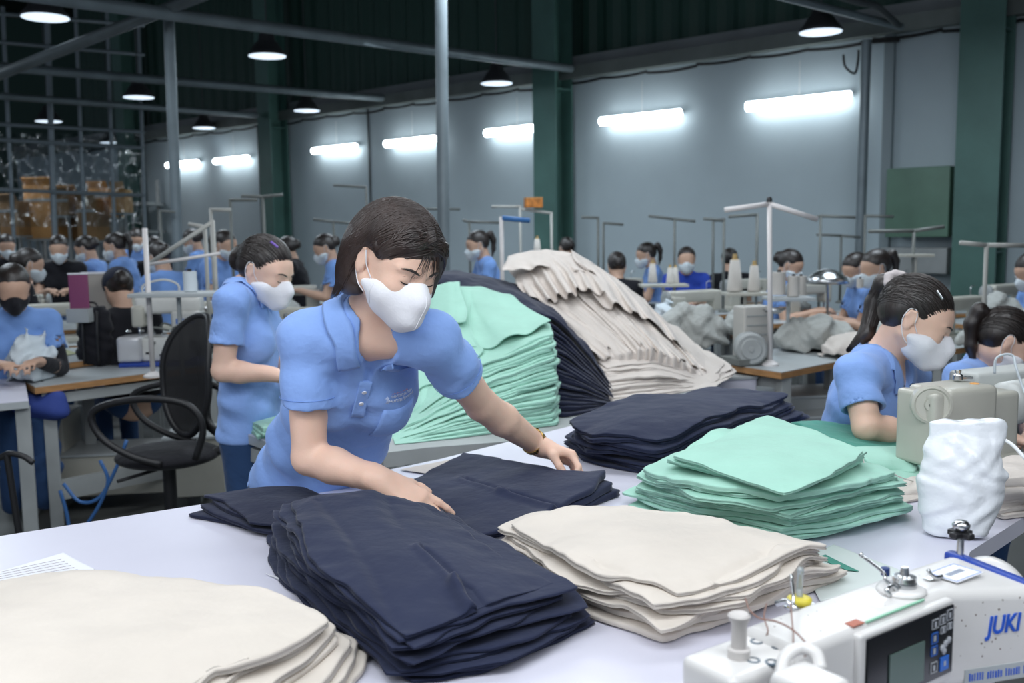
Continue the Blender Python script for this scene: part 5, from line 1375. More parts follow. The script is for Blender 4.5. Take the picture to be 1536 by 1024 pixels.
MB().lathe(cw, [(.0, .018), (.016, .018), (.018, .012), (.036, .012), (.040, .016), (.046, .012), (.047, 0), (.047, -.02)], 36, axis=dn).build('round_dial', M_cream_paint, m3, world=True)
MB().lathe(cw+dn*.018, [(.0075, 0), (.0075, .003), (0, .003)], 14, axis=dn).build('dial_bolt', M_black, m3, world=True)
MB().lathe(PB(1520, 603, 2.62), [(.0, -.09), (.055, -.09), (.06, -.08), (.06, .03), (.05, .045), (.025, .05), (0, .048)], 30, axis=(-.85, -.5, 0)).build('motor_cover', mat('motor_white', (.60, .62, .60), .35), m3, smooth=True, world=True)
MB().lathe(PB(1497, 607, 2.52), [(.0, .03), (.018, .028), (.03, .02), (.034, 0), (.034, -.03)], 18, axis=(-.85, -.5, 0)).build('belt_pulley', M_black, m3, world=True)
rb(PB(1500, 565, 2.75), (.30, .10, .05), .012, 'rear_arm', mat('motor_white', (.6, .6, .6)))
MB().tube([PB(1492, 560, 2.6), PB(1494, 538, 2.6), PB(1508, 531, 2.6), PB(1520, 534, 2.6), PB(1524, 550, 2.58), PB(1536, 585, 2.55), PB(1545, 600, 2.5)], .0035, 8).build('air_hose', M_mask_far, m3, smooth=True, world=True)
mb = MB().lathe(PB(1437, 562, 2.40), [(.012, -.012), (.012, 0), (.006, .004), (.008, .012), (0, .014)], 14); mb.box(PB(1446, 566, 2.40), (.04, .012, .006)); mb.build('thread_tension', M_steel, m3, world=True)
MB().lathe(PB(1462, 576, 2.36), [(.011, 0), (.011, .003), (0, .004)], 14).build('orange_button', mat('orange_plastic', (.7, .3, .03), .4), m3, world=True)
MB().tube([PB(1381, 680, 2.30), PB(1382, 722, 2.30)], .009, 10).build('needle_bar', M_steel, m3, world=True)
b_ = PB(1440, 700, 2.38); MB().box((b_[0], 2.42, TZ+.02), (.34, .16, .036), ar, .008).build('bed', M_cream_paint, m3, world=True)
tag(MB().tube([PB(1500, 655, 2.1), PB(1520, 668, 2.05), PB(1540, 690, 2.0)], .004, 8).build('white_cable', M_paper, smooth=True), 'white cable running to the right edge beside the white bag', 'cable')
# ================================================================ TABLES, STANDS, CHAIR, CLUTTER
ZB = .76
def quad_table(name, label, pts, z=ZB, edge=M_wood, top=M_table_grey, legm=M_grey_paint, th=.035):
    pts = [np.array(p[:2]) for p in pts]; c = sum(pts)/len(pts)
    t = thing(name, label, 'table', (c[0], c[1], 0))
    prism(pts, z-th, z-.004).build('table_edge', edge, t, world=True)
    prism([c+(p-c)*.995 for p in pts], z-.0038, z).build('tabletop', top, t, world=True)
    for p in pts:
        q = c+(p-c)*.86; MB().box((q[0], q[1], (z-th)/2), (.06, .05, z-th-.002), .4, .004).build('leg', legm, t, world=True)
    a, b = c+(pts[0]-c)*.86, c+(pts[1]-c)*.86
    d = b-a; MB().box(((a[0]+b[0])/2, (a[1]+b[1])/2, .22), (np.linalg.norm(d), .03, .10), math.atan2(d[1], d[0])).build('cross_bar', legm, t, world=True)
    MB().box(((a[0]+b[0])/2, (a[1]+b[1])/2, z-th-.04), (np.linalg.norm(d), .03, .05), math.atan2(d[1], d[0])).build('upper_bar', legm, t, world=True)
    return t
def Q(x, y, z=ZB): return pz(x, y, z)[:2]
# left table with the overlock machine
A_ = Q(52, 580); B_ = Q(335, 545); dl = np.array([-.30, .40])*1.25
quad_table('sewing_table', 'sewing table with orange ply edge carrying the black bag and white overlock machine', [A_, B_, B_+dl, A_+dl])
A2 = Q(-60, 562)+np.array([.0, .0]); 
quad_table('sewing_table', 'pale topped table corner at the left edge, lowest of the left tables', [Q(43, 600), Q(36, 562), Q(-90, 565), Q(-90, 612)], edge=M_table_grey, top=M_table)
quad_table('sewing_table', 'sewing table with yellowish edge under the hands of the worker in black mask', [Q(30, 552, .80), Q(140, 538, .80), Q(128, 520, .80), Q(-60, 528, .80)], z=.80)
# little table by the second woman
A_ = Q(336, 638, .78); 
quad_table('side_table', 'small grey table with mint garments in front of the woman with the bun', [A_, Q(420, 668, .78), Q(440, 625, .78)+np.array([.15, .2]), Q(352, 618, .78)], z=.78, edge=M_table_grey, top=M_table)
def PX(x, y, h, z): q = pz(x, y, z+h); return (q[0], q[1], h)
bt = net([PX(352, 640, 0, .78), PX(400, 642, 0, .78), PX(420, 650, 0, .78), PX(358, 628, 0, .78)][0:1]+[PX(405, 608, 0, .78), PX(430, 650, 0, .78), PX(400, 655, 0, .78)])
bt = net([PX(352, 628, 0, .78), PX(405, 605, 0, .78), PX(440, 640, 0, .78), PX(392, 658, 0, .78)]); tp = net([PX(356, 618, .03, .78), PX(405, 598, .04, .78), PX(440, 630, .05, .78), PX(396, 640, .05, .78)])
stack(bt, tp, .78, 4, M_mint, 'mint garment, %s on the small table by the woman with the bun', 'mint garments on the small table', seed=81, wave=.008, edge=.012, rim=.006, wr=.006, res=(24, 24), topres=(50, 50))
# right table with motor
A_ = Q(1172, 558); L_ = Q(1058, 540); Rr = Q(1330, 527)
quad_table('sewing_table', 'sewing table with brown ply edge carrying a grey motor, left of the seated ponytail woman', [L_, A_, Rr, Rr+(L_-A_)])
# ---- orange edged tables further back
for (pts, lab) in (([(1430, 470), (1545, 468), (1545, 455), (1425, 458)], 'far table with brown edge right of the seated ponytail woman, beyond her face'),
                   ([(1240, 533), (1345, 520), (1330, 505), (1240, 512)], 'table edge just behind the shoulder of the seated ponytail woman'),
                   ([(60, 442), (118, 440), (112, 428), (55, 430)], 'far table with orange edge left of the purple board'),
                   ([(640, 470), (760, 465), (740, 440), (640, 442)], 'far table behind the mint heap under the blue topped stand'),
                   ([(960, 470), (1090, 462), (1080, 440), (950, 445)], 'far table holding cones behind the cream heap'),
                   ([(1090, 455), (1200, 450), (1190, 440), (1080, 442)], 'far table with grey tray behind the tall white stand')):
    quad_table('sewing_table', lab, [Q(*p) for p in pts])
# ---- thread stands
m_stand = mat('stand_paint', (.45, .45, .42), .5); m_stand_d = mat('stand_dark', (.16, .17, .16), .5)
def tstand(x, y, Y, arms, label, m=m_stand, r=.012, z0=ZB, xb=None, spools=0, group='thread stands', base=True):
    top = py(x, y, Y); b = np.array([top[0] if xb is None else py(xb, y+80, Y)[0], Y, z0])
    t = thing('thread_stand', label, 'stand', b, 0, group)
    mb = MB().tube([b, top], r, 8); mb.build('pole', m, t, smooth=True, world=True)
    for (ax_, ay_) in arms:
        e = py(ax_, ay_, Y); MB().tube([top-np.array([0, 0, .01]), e], r*1.05, 8).build('arm', m, t, smooth=True, world=True)
    if base: MB().lathe(b, [(r*3.5, 0), (r*3.5, .01), (r, .03)], 12).build('base', m, t, world=True)
    return t
tstand(1154, 303, 5.0, [(1087, 315), (1226, 329)], 'tall white thread stand with two arms and a black tip on the motor table', mat('stand_white', (.70, .67, .66), .4), r=.013, xb=1158)
MB().lathe(py(1154, 303, 5.0), [(.014, 0), (.014, .018), (.008, .026), (0, .026)], 12).build('tip_cap', M_black, bpy.data.objects['thread_stand'], world=True)
T = [(1012, 327, 8.6, [(973, 324), (1043, 332)], 'brown thread stand shaped like a T above the masked worker in royal blue', m_stand_d),
     (1086, 329, 8.2, [(1055, 328)], 'thread stand with short left arm, right one of the close pair', m_stand_d), (1070, 329, 8.6, [(1088, 329)], 'thread stand, left one of the close pair', m_stand_d),
     (1136, 320, 7.6, [(1093, 325)], 'dark thread stand with one arm just left of the tall white stand', m_stand_d),
     (1231, 322, 8.0, [(1283, 326), (1216, 328)], 'thread stand between the tall white stand and the round wall post', m_stand_d),
     (1298, 322, 8.4, [(1340, 325)], 'thread stand arm reaching right from the round wall post', m_stand_d),
     (1371, 344, 6.5, [(1303, 347), (1416, 340)], 'thread stand with a brown tray in front of the green cabinet', m_stand_d),
     (897, 325, 9.0, [(872, 326)], 'thread stand right of the middle green column, upper arm', m_stand_d), (905, 333, 9.3, [(935, 337)], 'thread stand right of the middle green column, lower arm', m_stand_d),
     (780, 308, 8.6, [(737, 310)], 'thread stand left of the orange box', m_stand), (827, 318, 8.6, [(782, 314)], 'thread stand whose rail carries the orange box', m_stand),
     (704, 331, 8.8, [(750, 334), (694, 330)], 'thread stand behind the left facing woman with ponytail', m_stand_d), (549, 279, 9.5, [(500, 278)], 'tall thin thread stand above the hair of the bobbed woman', m_stand_d),
     (345, 298, 7.5, [(386, 300)], 'thread stand above the head of the woman with the bun', m_stand_d), (394, 293, 7.2, [(362, 294), (424, 292)], 'taller T shaped thread stand above the head of the woman with the bun', m_stand_d),
     (316, 312, 6.2, [(346, 315)], 'white thread stand left of the woman with the bun', m_stand), (307, 338, 5.6, [(283, 336)], 'pale thread stand beside the grey support post', m_stand),
     (240, 315, 8.5, [(262, 318)], 'thread stand left of the grey support post', m_stand_d), (640, 312, 9.5, [(620, 312), (690, 314)], 'thread stand crossing behind the tall grey post', m_stand_d),
     (500, 331, 9.0, [(470, 329), (540, 336)], 'thread stand left of the hair of the bobbed woman', m_stand_d), (1262, 352, 9.0, [(1225, 352), (1290, 356)], 'low thread stand with wire tray left of the round wall post', m_stand_d),
     (1480, 365, 5.2, [(1440, 364), (1540, 368)], 'clear rail stand in front of the right green column', m_stand)]
for a_ in T: tstand(a_[0], a_[1], a_[2], a_[3], a_[4], a_[5])
t = tstand(752, 325, 6.2, [], 'white thread stand with a blue arm behind the navy heap', mat('stand_white', (.7, .7, .7)), r=.014)
MB().tube([py(753, 327, 6.2), py(795, 331, 6.2)], .016, 8).build('blue_arm', mat('blue_arm', (.05, .18, .45), .5), t, smooth=True, world=True)
tstand(217, 342, 4.9, [], 'pale upright tube left of the white thread cone', mat('stand_white', (.7, .7, .7)), r=.014)
t = tstand(319, 330, 5.4, [(222, 397)], 'white stand tube crossing behind the white thread cone', m_stand, r=.012)
MB().tube([py(222, 397, 5.2), py(330, 380, 5.2)], .009, 8).build('rail', mat('stand_white', (.7, .7, .7)), t, smooth=True, world=True)
ob = thing('orange_box', 'small orange printed box on a stand rail left of the middle green column', 'box', py(800, 312, 8.6))
MB().box((0, 0, .045), (.15, .10, .085), .2, .004).build('box_body', mat('orange_card', (.45, .16, .03), .6, var=.5, vscale=25), ob)
MB().box((0, -.002, .089), (.152, .102, .006), .2).build('box_lid', M_card, ob)
# ---- thread cones
cone_mb = lambda: MB().lathe((0, 0, 0), [(.035, 0), (.036, .01), (.022, .15), (.014, .155), (.012, .17), (.006, .172)], 18)
def cone_at(x, y, Y, h, label, m=M_thread, grp='thread cones'):
    p = py(x, y, Y); s = h/F*Y/.172
    t = thing('thread_cone', label, 'thread cone', p, 0, grp)
    v = MB().lathe((0, 0, 0), [(.035*s, 0), (.036*s, .01*s), (.022*s, .145*s)], 18); v.build('thread', m, t, smooth=True)
    MB().lathe((0, 0, .145*s), [(.020*s, 0), (.012*s, .004*s), (.010*s, .027*s), (0, .027*s)], 14).build('cone_core', mat('core_tan', (.5, .35, .15), .6), t)
for (x, y, Y, h, l) in ((1102, 437, 6.0, 56, 'thread cone left of the tall white stand with pointed top'), (1131, 437, 6.0, 46, 'thread cone with orange tip left of the tall white stand'),
                        (979, 424, 7.0, 34, 'pale thread cone above the cream heap'), (1005, 425, 7.2, 28, 'left thread cone in front of the royal blue worker'), (1013, 425, 7.3, 28, 'right thread cone in front of the royal blue worker'),
                        (806, 384, 7.2, 30, 'thread cone under the orange box'), (779, 430, 5.6, 34, 'thread cone at the crest of the cream heap')):
    cone_at(x, y, Y, h, l)
for k, (x, y, Y, w, h, l) in enumerate(((1168, 442, 5.6, 20, 34, 'thick white thread cylinder just right of the tall white stand'), (1190, 444, 5.6, 18, 30, 'second thread cylinder right of the tall white stand'), (1201, 444, 5.8, 16, 30, 'third thread cylinder right of the tall white stand'),
                                       (286, 437, 4.9, 20, 30, 'white thread cylinder left of the woman with the bun'), (1290, 432, 6.0, 10, 14, 'small thread cylinder held by the far right sorting worker'))):
    p = py(x, y, Y); r = w/2/F*Y; hh = h/F*Y; t = thing('thread_spool', l, 'thread spool', p, 0, 'thread cylinders')
    MB().lathe((0, 0, 0), [(r, 0), (r, hh)], 18).build('thread', M_thread if k != 3 else M_mask_far, t); MB().lathe((0, 0, hh), [(r*.3, -.001), (r*.3, .012), (r*.2, .012)], 10).build('core', M_black, t)
def tray(x0, x1, y, Y, d, label, m=M_table_grey, th=.02):
    a, b = py(x0, y, Y), py(x1, y, Y); c = (a+b)/2; t = thing('spool_tray', label, 'tray', (c[0], c[1], c[2]-th), 0)
    MB().box((0, 0, th/2), (b[0]-a[0], d, th), bev=.003).build('tray_plate', m, t)
    MB().tube([(0, 0, 0), (0, 0, -(c[2]-th-ZB))], .012, 8).build('tray_post', m, t)
tray(1150, 1215, 445, 5.6, .22, 'grey tray under the thread cylinders right of the tall white stand')
tray(1085, 1150, 438, 6.0, .2, 'yellowish tray under the two thread cones left of the tall white stand', M_cream_paint)
tray(205, 330, 438, 4.9, .25, 'grey tray under the white thread cylinder at the left'); tray(1352, 1395, 381, 6.5, .15, 'tan tray on the stand before the green cabinet', M_cream_paint)
tray(960, 1030, 426, 7.2, .2, 'tray under the cones in front of the royal blue worker', M_cream_paint)
tray(770, 845, 386, 7.2, .2, 'dark tray under the cone below the orange box', m_stand_d)
# ---- motor on right table
p = pz(1122, 545, ZB); mt_ = thing('motor_unit', 'grey sewing motor with round ribbed face on the table behind the cream heap', 'motor', (p[0], 5.02, ZB), .3)
MB().lathe((-.02, -.04, .088), [(.0, .012), (.012, .012), (.014, .006), (.05, .008), (.055, .002), (.072, .004), (.082, -.006), (.084, -.13), (.07, -.15), (0, -.15)], 36, axis=(-.45, -.9, 0)).build('motor_drum', M_grey_paint, mt_)
MB().box((.08, .12, .15), (.17, .12, .30), bev=.012).build('housing', mat('housing_beige', (.46, .45, .42), .45), mt_)
for k in range(4): MB().box((.08, .057, .10+k*.05), (.14, .004, .006)).build('vent_slot', M_grey_paint, mt_)
MB().box((0, .06, .02), (.18, .2, .03)).build('motor_foot', m_stand_d, mt_)
p = py(1158, 470, 5.15); t = thing('steel_dish', 'shiny steel dish above the grey motor', 'dish', (p[0], p[1], p[2]))
MB().lathe((0, 0, 0), [(.0, .0), (.04, .0), (.075, .025), (.078, .026), (.04, .004)], 30).build('dish', M_steel, t, smooth=True); MB().tube([(0, 0, 0), (0, 0, -(p[2]-ZB))], .008, 8).build('dish_post', M_steel, t)
p = py(1240, 425, 6.6); t = thing('reflector_lamp', 'bright shiny round reflector beside the sorting worker', 'lamp', p)
MB().lathe((0, 0, 0), [(.0, .10), (.06, .09), (.13, .04), (.15, 0), (.145, 0), (.1, .04)], 28).build('reflector', M_steel, t, smooth=True)
MB().tube([(0, 0, .03), (.05, .1, -.35+.0)], .01, 8).build('reflector_arm', M_steel, t)
# ---- overlock machine on left table
p = pz(238, 549, ZB)
ov = thing('overlock_machine', 'white overlock machine with chromed looper cover on the left table', 'sewing machine', (p[0], p[1]+.12, ZB), .10)
m_ov = mat('overlock_paint', (.66, .66, .63), .35, coat=.2, var=.08, vscale=12)
MB().box((0, -.02, .012), (.44, .24, .022), bev=.004).build('blue_base', M_blue_plastic, ov)
MB().box((-.165, -.03, .095), (.13, .20, .14), bev=.02).build('looper_cover', mat('cover_silver', (.62, .62, .64), .22, metal=.3), ov)
MB().box((.02, 0, .09), (.26, .18, .13), bev=.012).build('machine_body', m_ov, ov)
MB().box((.13, .02, .21), (.16, .16, .17), bev=.02).build('pillar', m_ov, ov)
MB().box((.03, .03, .33), (.36, .13, .10), bev=.028).build('arm', m_ov, ov)
MB().box((-.13, .0, .27), (.07, .11, .12), bev=.02).build('head', M_cream_paint, ov)
MB().tube([(-.13, -.02, .22), (-.13, -.02, .17)], .006, 8).build('needle_bar', M_steel, ov)
for (x, z) in ((-.17, .19), (-.10, .19), (-.04, .175), (.02, .17)): MB().lathe((x, -.09, z), [(.014, 0), (.016, .006), (.008, .012), (0, .014)], 12).build('tension_knob', M_steel, ov)
for (x, y, z, l) in ((-.08, -.06, .18, .12), (-.02, -.03, .20, .08), (.05, -.05, .18, .07)):
    MB().tube([(x, y, z), (x+l*.4, y-.02, z+.03), (x+l, y, z+.01)], .006, 8).build('linkage', m_stand_d, ov, smooth=True)
MB().box((.13, -.062, .24), (.10, .003, .03)).build('maker_label', mat('label_blue', (.10, .22, .6), .5), ov)
r8 = random.Random(8)
for k in range(6): MB().box((r8.uniform(-.08, .12), -.091, r8.uniform(.05, .13)), (r8.uniform(.01, .03), .003, r8.uniform(.006, .012))).build('access_slot', M_black, ov)
MB().tube([(-.11, .03, .38), (-.11, .03, .44), (.0, .03, .47), (.08, .03, .44), (.08, .03, .38)], .006, 8).build('carry_handle', m_ov, ov, smooth=True)
MB().lathe((-.02, .03, .38), [(.03, 0), (.03, .012), (.0, .02)], 18).build('oil_window', M_steel, ov)
# ---- black bag
p = pz(137, 552, ZB); bgb = thing('black_bag', 'upright black fabric bag on the left table beside the overlock machine', 'bag', (p[0], p[1]+.12, ZB), .25)
b0 = np.array([p[0], p[1]+.12, ZB])
sdf_mesh('bag_body', [Cone(b0+np.array([-.02, 0, .05]), b0+np.array([-.02, 0, .29]), .10, .085, k=.02, lat=(1, .2, 0), flat=.75), Plane(b0+az*.003, (0, 0, -1), k=.01), Plane(b0+az*.325, (.1, 0, 1), k=.02)], .008, M_black_cloth, bgb,
         disp=lambda P: .006*np.sin(60*P[:, 0]+9*np.sin(14*P[:, 2]))+.004*np.sin(50*P[:, 2]))
bgb.rotation_euler = (0, 0, 0)
for dx in (-.05, .03): MB().tube([b0+np.array([dx, -.085, .02]), b0+np.array([dx+.005, -.10, .18]), b0+np.array([dx, -.075, .31])], .007, 8).build('strap', M_black, bgb, smooth=True, world=True)
MB().tube([b0+np.array([-.07, -.02, .31]), b0+np.array([-.05, -.02, .35]), b0+np.array([.0, -.02, .35]), b0+np.array([.02, -.02, .31])], .006, 8).build('carry_handle', M_black, bgb, smooth=True, world=True)
# purple board and grey screen behind
t = thing('purple_board', 'purple folder standing upright behind the black bag', 'folder', py(120, 462, 5.3)-np.array([0, 0, .0]))
MB().box((0, 0, .09), (.10, .02, .19), .1, .003).build('cover', M_purple, t); MB().box((.0, .0, .188), (.102, .024, .008), .1).build('page_edge', M_paper, t); 
MB().box((0, .01, -.04), (.12, .1, .075)).build('stand_foot', M_grey_paint, t)
t = thing('grey_screen', 'grey panel standing between the purple folder and the worker in dark cap', 'panel', py(150, 465, 5.6))
MB().box((0, 0, .10), (.17, .02, .22), .1, .003).build('panel_face', mat('screen_beige', (.40, .37, .33), .6), t); MB().box((0, 0, .215), (.18, .03, .012), .1).build('panel_rail', M_paper, t); MB().box((0, 0, -.06), (.14, .1, .12)).build('panel_foot', M_grey_paint, t)
# papers on left table
def flat_stack(name, pts, z, m, label, cat, seed, th=.006):
    g = net([PX(p[0], p[1], p[2] if len(p) > 2 else 0, z) for p in pts]); u, v = np.meshgrid(np.linspace(0, 1, 26), np.linspace(0, 1, 26)); G = lag(g, u, v)
    zt = z+th+G[2]+.5*th*(field(G[0], G[1], seed, 12, 3)); zt = np.maximum(zt, z+.002)
    return tag(slab(name, (G[0], G[1]), zt, np.full_like(zt, z+.0008), m, rim=.002, K=4), label, cat)
flat_stack('paper_pack', [(35, 548), (105, 540), (118, 548), (60, 560)], ZB, M_paper, 'grey papers lying near the corner of the left table', 'paper', 3)
flat_stack('cloth_scrap', [(85, 544), (108, 538), (132, 542), (100, 552)], ZB, M_mask_far, 'white crumpled cloth in front of the black bag', 'cloth', 4, .03)
flat_stack('work_piece', [(20, 538), (100, 525), (118, 530), (40, 545)], .80, mat('yellow_cloth', (.35, .36, .20), .8), 'olive cloth piece under the hands of the worker in black mask', 'cloth', 5, .004)
# ---- office chair
cp = pz(268, 756, .05); Yc = 4.35; sx = py(252, 672, Yc)
ch = thing('office_chair', 'black mesh office chair between the left table and the woman with the bun', 'chair', (sx[0], Yc, 0))
c0 = np.array([sx[0], Yc, sx[2]])
sdf_mesh('seat', [Ell(c0-az*.03, (.235, .225, .05), k=.02), Plane(c0+az*.012, (0, 0, 1), k=.02)], .010, M_black_cloth, ch)
bc = py(292, 562, 4.42)
vs = []; fs = []; NA, NB = 24, 20
def backp(u, v):   # rounded back shell
    a = (u-.5)*2; b = (v-.5)*2
    w_ = .175*(1-.22*max(0, b)**2-.35*max(0, -b)**3); dx = unit((.80, -.60, 0)); 
    p = bc+dx*a*w_+az*(b*.27)+np.array([.60, .80, 0])*(-.05*a*a+.06*abs(b)*b)
    # superellipse corners
    return p
def sup(a, b):
    r = max(abs(a), abs(b)); 
    if r < 1e-6: return 0, 0
    n_ = (abs(a)**2.6+abs(b)**2.6)**(1/2.6); return a*r/n_, b*r/n_
for i in range(NA+1):
    for j in range(NB+1):
        a, b = sup(i/NA*2-1, j/NB*2-1); vs.append(backp((a+1)/2, (b+1)/2))
for i in range(NA):
    for j in range(NB): q = i*(NB+1)+j; fs.append((q, q+1, q+NB+2, q+NB+1))
m_mesh = mat('chair_mesh', (.014, .014, .016), .8, alpha=.86)
bo = obj_from('backrest', np.array(vs), fs, m_mesh, ch, world=True); sm = bo.modifiers.new('s', 'SOLIDIFY'); sm.thickness = .006
rim_ = [backp(*[(q+1)/2 for q in sup(*p)]) for p in [(math.cos(t)/max(abs(math.cos(t)), abs(math.sin(t))), math.sin(t)/max(abs(math.cos(t)), abs(math.sin(t)))) for t in np.linspace(0, 2*PI, 60)]]
MB().tube(rim_, .016, 8, cap=False).build('back_frame', M_black, ch, smooth=True, world=True)
MB().tube([c0+np.array([.18, 0, -.04]), c0+np.array([.27, .02, .02]), bc-az*.22+np.array([.04, .02, 0]), bc+np.array([.05, .03, 0])], .022, 8).build('back_support', M_black, ch, smooth=True, world=True)
for s_ in (-1, 1):
    o_ = np.array([0, s_*.25, 0]); 
    ring = [c0+o_+np.array([x, -.02*s_, z]) for x, z in ((.20, .0), (.24, .14), (.18, .24), (.02, .27), (-.16, .25), (-.24, .20), (-.20, .10), (-.08, .02), (.05, -.02))]
    MB().tube(ring, .016, 8).build('armrest', M_black, ch, smooth=True, world=True)
MB().tube([c0-az*.06, (c0[0], c0[1], .12)], .03, 12).build('gas_lift', M_black, ch, world=True)
MB().tube([c0+np.array([-.02, -.1, -.075]), c0+np.array([-.14, -.24, -.09])], .008, 8).build('lift_lever', M_black, ch, world=True)
for k in range(5):
    a = k*2*PI/5+.3; e = np.array([c0[0]+.3*math.cos(a), c0[1]+.3*math.sin(a), .08])
    l_ = MB().tube([(c0[0], c0[1], .12), e], .02, 8).build('base_leg', M_black, ch, world=True)
    MB().lathe(e-np.array([0, .015, .045]), [(.0, 0), (.032, 0), (.032, .03), (0, .03)], 14, axis=(0, 1, 0)).build('caster', M_black, ch, world=True)
# stool frame at left edge
st_ = thing('tube_stool', 'black tube stool frame at the left edge below the pale table', 'stool', pz(20, 790, .0)*np.array([1, 1, 0]))
p0 = np.array(st_.location)
mb = MB()
st_y = 3.6; z_ = lambda x, y: py(x, y, st_y)
for (x0, y0, x1, y1) in ((10, 680, 36, 800), (-5, 700, -30, 800)): MB().tube([z_(x0, y0), z_(x1, y1)+np.array([0, 0, -.25])], .013, 8).build('leg', M_black, st_, world=True)
MB().tube([z_(-20, 690), z_(0, 686), z_(14, 680), z_(35, 684), z_(50, 694)], .012, 8).build('foot_ring', M_black, st_, smooth=True, world=True)
MB().lathe(z_(-85, 640), [(0, 0), (.16, 0), (.17, .02), (.15, .04), (0, .045)], 24).build('seat', M_black, st_, world=True)
MB().tube([z_(-20, 690), z_(-85, 641)], .014, 8).build('seat_post', M_black, st_, world=True)
# blue air hoses under the left table
m_hose = mat('blue_hose', (.05, .16, .42), .4)
for k, pp in enumerate(([(95, 725), (120, 752), (150, 745), (175, 700), (190, 660)], [(90, 735), (100, 770), (105, 800)], [(150, 690), (162, 720), (150, 755), (128, 790)])):
    tag(MB().tube([py(x, y, 4.6) for x, y in pp], .009, 8).build('air_hose', m_hose, smooth=True), ['thick blue hose looping under the left table', 'blue hose falling to the floor by the denim legs', 'blue hose hanging beside the leg of the left table'][k], 'hose')
# white sacks and boxes on the floor below the tables
for k, (x, y, Y, w, h, m, l) in enumerate(((200, 700, 5.3, .9, .22, M_cream_paint, 'long pale crate on the floor behind the office chair'), (300, 690, 5.0, .3, .30, M_cream_paint, 'cream box under the small table by the chair'), (60, 660, 5.3, .35, .3, M_cream_paint, 'pale box behind the denim legs'),
                                        (1230, 600, 5.4, .8, .10, M_grey_paint, 'grey shelf board under the motor table'), (1215, 628, 5.2, .7, .08, M_table_grey, 'lower grey board under the motor table'), (1078, 578, 5.1, .28, .12, M_table, 'white tray beside the hem of the cream heap'))):
    p = py(x, y, Y); t = thing('crate' if k < 3 else 'shelf_board', l, 'crate' if k < 3 else 'shelf', (p[0], Y, p[2]-h/2), .15)
    MB().box((0, 0, h/2), (w, .35, h), bev=.008).build('crate_body' if k < 3 else 'board', m, t)
    MB().box((0, 0, h+.006), (w*1.02, .37, .012)).build('crate_lid' if k < 3 else 'board_top', M_table_grey, t)
    if p[2]-h/2 > .02:
        for s_ in (-1, 1): MB().box((s_*w*.4, 0, -(p[2]-h/2)/2), (.04, .3, p[2]-h/2)).build('support', M_grey_paint, t)
# ---- generic sewing machines on far tables (table + machine pairs)
m0 = machine_at(py(232, 500, 5.9)*np.array([1, 1, 0])+np.array([0, 0, 20]), 0, 'sewing_machine', 'x', M_cream_paint); 
t0 = thing('sewing_table', 'x', 'table', (0, 0, 20)); MB().box((0, 0, ZB-.018), (1.05, .52, .03)).build('table_edge', M_wood, t0); MB().box((0, 0, ZB-.002), (1.04, .51, .004)).build('tabletop', M_table_grey, t0)
for (x, y) in ((-.45, -.2), (.45, -.2), (-.45, .2), (.45, .2)): MB().box((x, y, (ZB-.034)/2), (.05, .05, ZB-.034)).build('leg', M_grey_paint, t0)
reg_tree()
ST = [  # px of machine, Y, rot, phrase
 (86, 6.6, .4, 'left of the purple folder'), (20, 7.6, .3, 'at the left edge below the grid screen'), (150, 8.2, .3, 'below the bright tan carton'), (240, 7.4, .5, 'left of the tray with the white cylinder'), (255, 9.6, .3, 'by the farthest green column'),
 (330, 6.6, .3, 'just behind the head of the woman with the bun'), (455, 5.9, -.3, 'between the woman with the bun and the bobbed woman'), (440, 8.4, .2, 'below the second green column'), (520, 10.2, .2, 'in the far row left of the bobbed woman'),
 (360, 10.8, .2, 'in the far row above the woman with the bun'), (700, 7.4, -2.7, 'before the left facing woman with ponytail'), (790, 8.2, -2.7, 'under the orange box'), (875, 7.6, -2.7, 'below the middle green column'), (930, 8.8, -2.7, 'right of the middle green column'),
 (1040, 7.0, -2.7, 'before the worker in royal blue'), (1120, 8.4, -2.7, 'behind the two thread cones'), (1210, 7.6, -2.7, 'before the worker with lowered head'), (1440, 6.0, -2.6, 'in front of the right green column'), (1510, 7.2, -2.6, 'at the right edge beyond the green column'), (1345, 8.2, -2.6, 'under the green cabinet')]
paints = [M_cream_paint, M_white_paint, m_ov]
for k, (x, Y, rz, ph) in enumerate(ST):
    p = py(x, 400, Y); rz += .0
    tt = t0 if k == 0 else copy_tree(t0); tt.location = (p[0], p[1], 0); tt.rotation_euler = (0, 0, rz); tag(tt, 'far sewing table ' + ph, 'table', 'far sewing tables')
    mm = m0 if k == 0 else copy_tree(m0); mm.location = (p[0], p[1], ZB+.001); mm.rotation_euler = (0, 0, rz); tag(mm, 'far sewing machine ' + ph, 'sewing machine', 'far sewing machines')
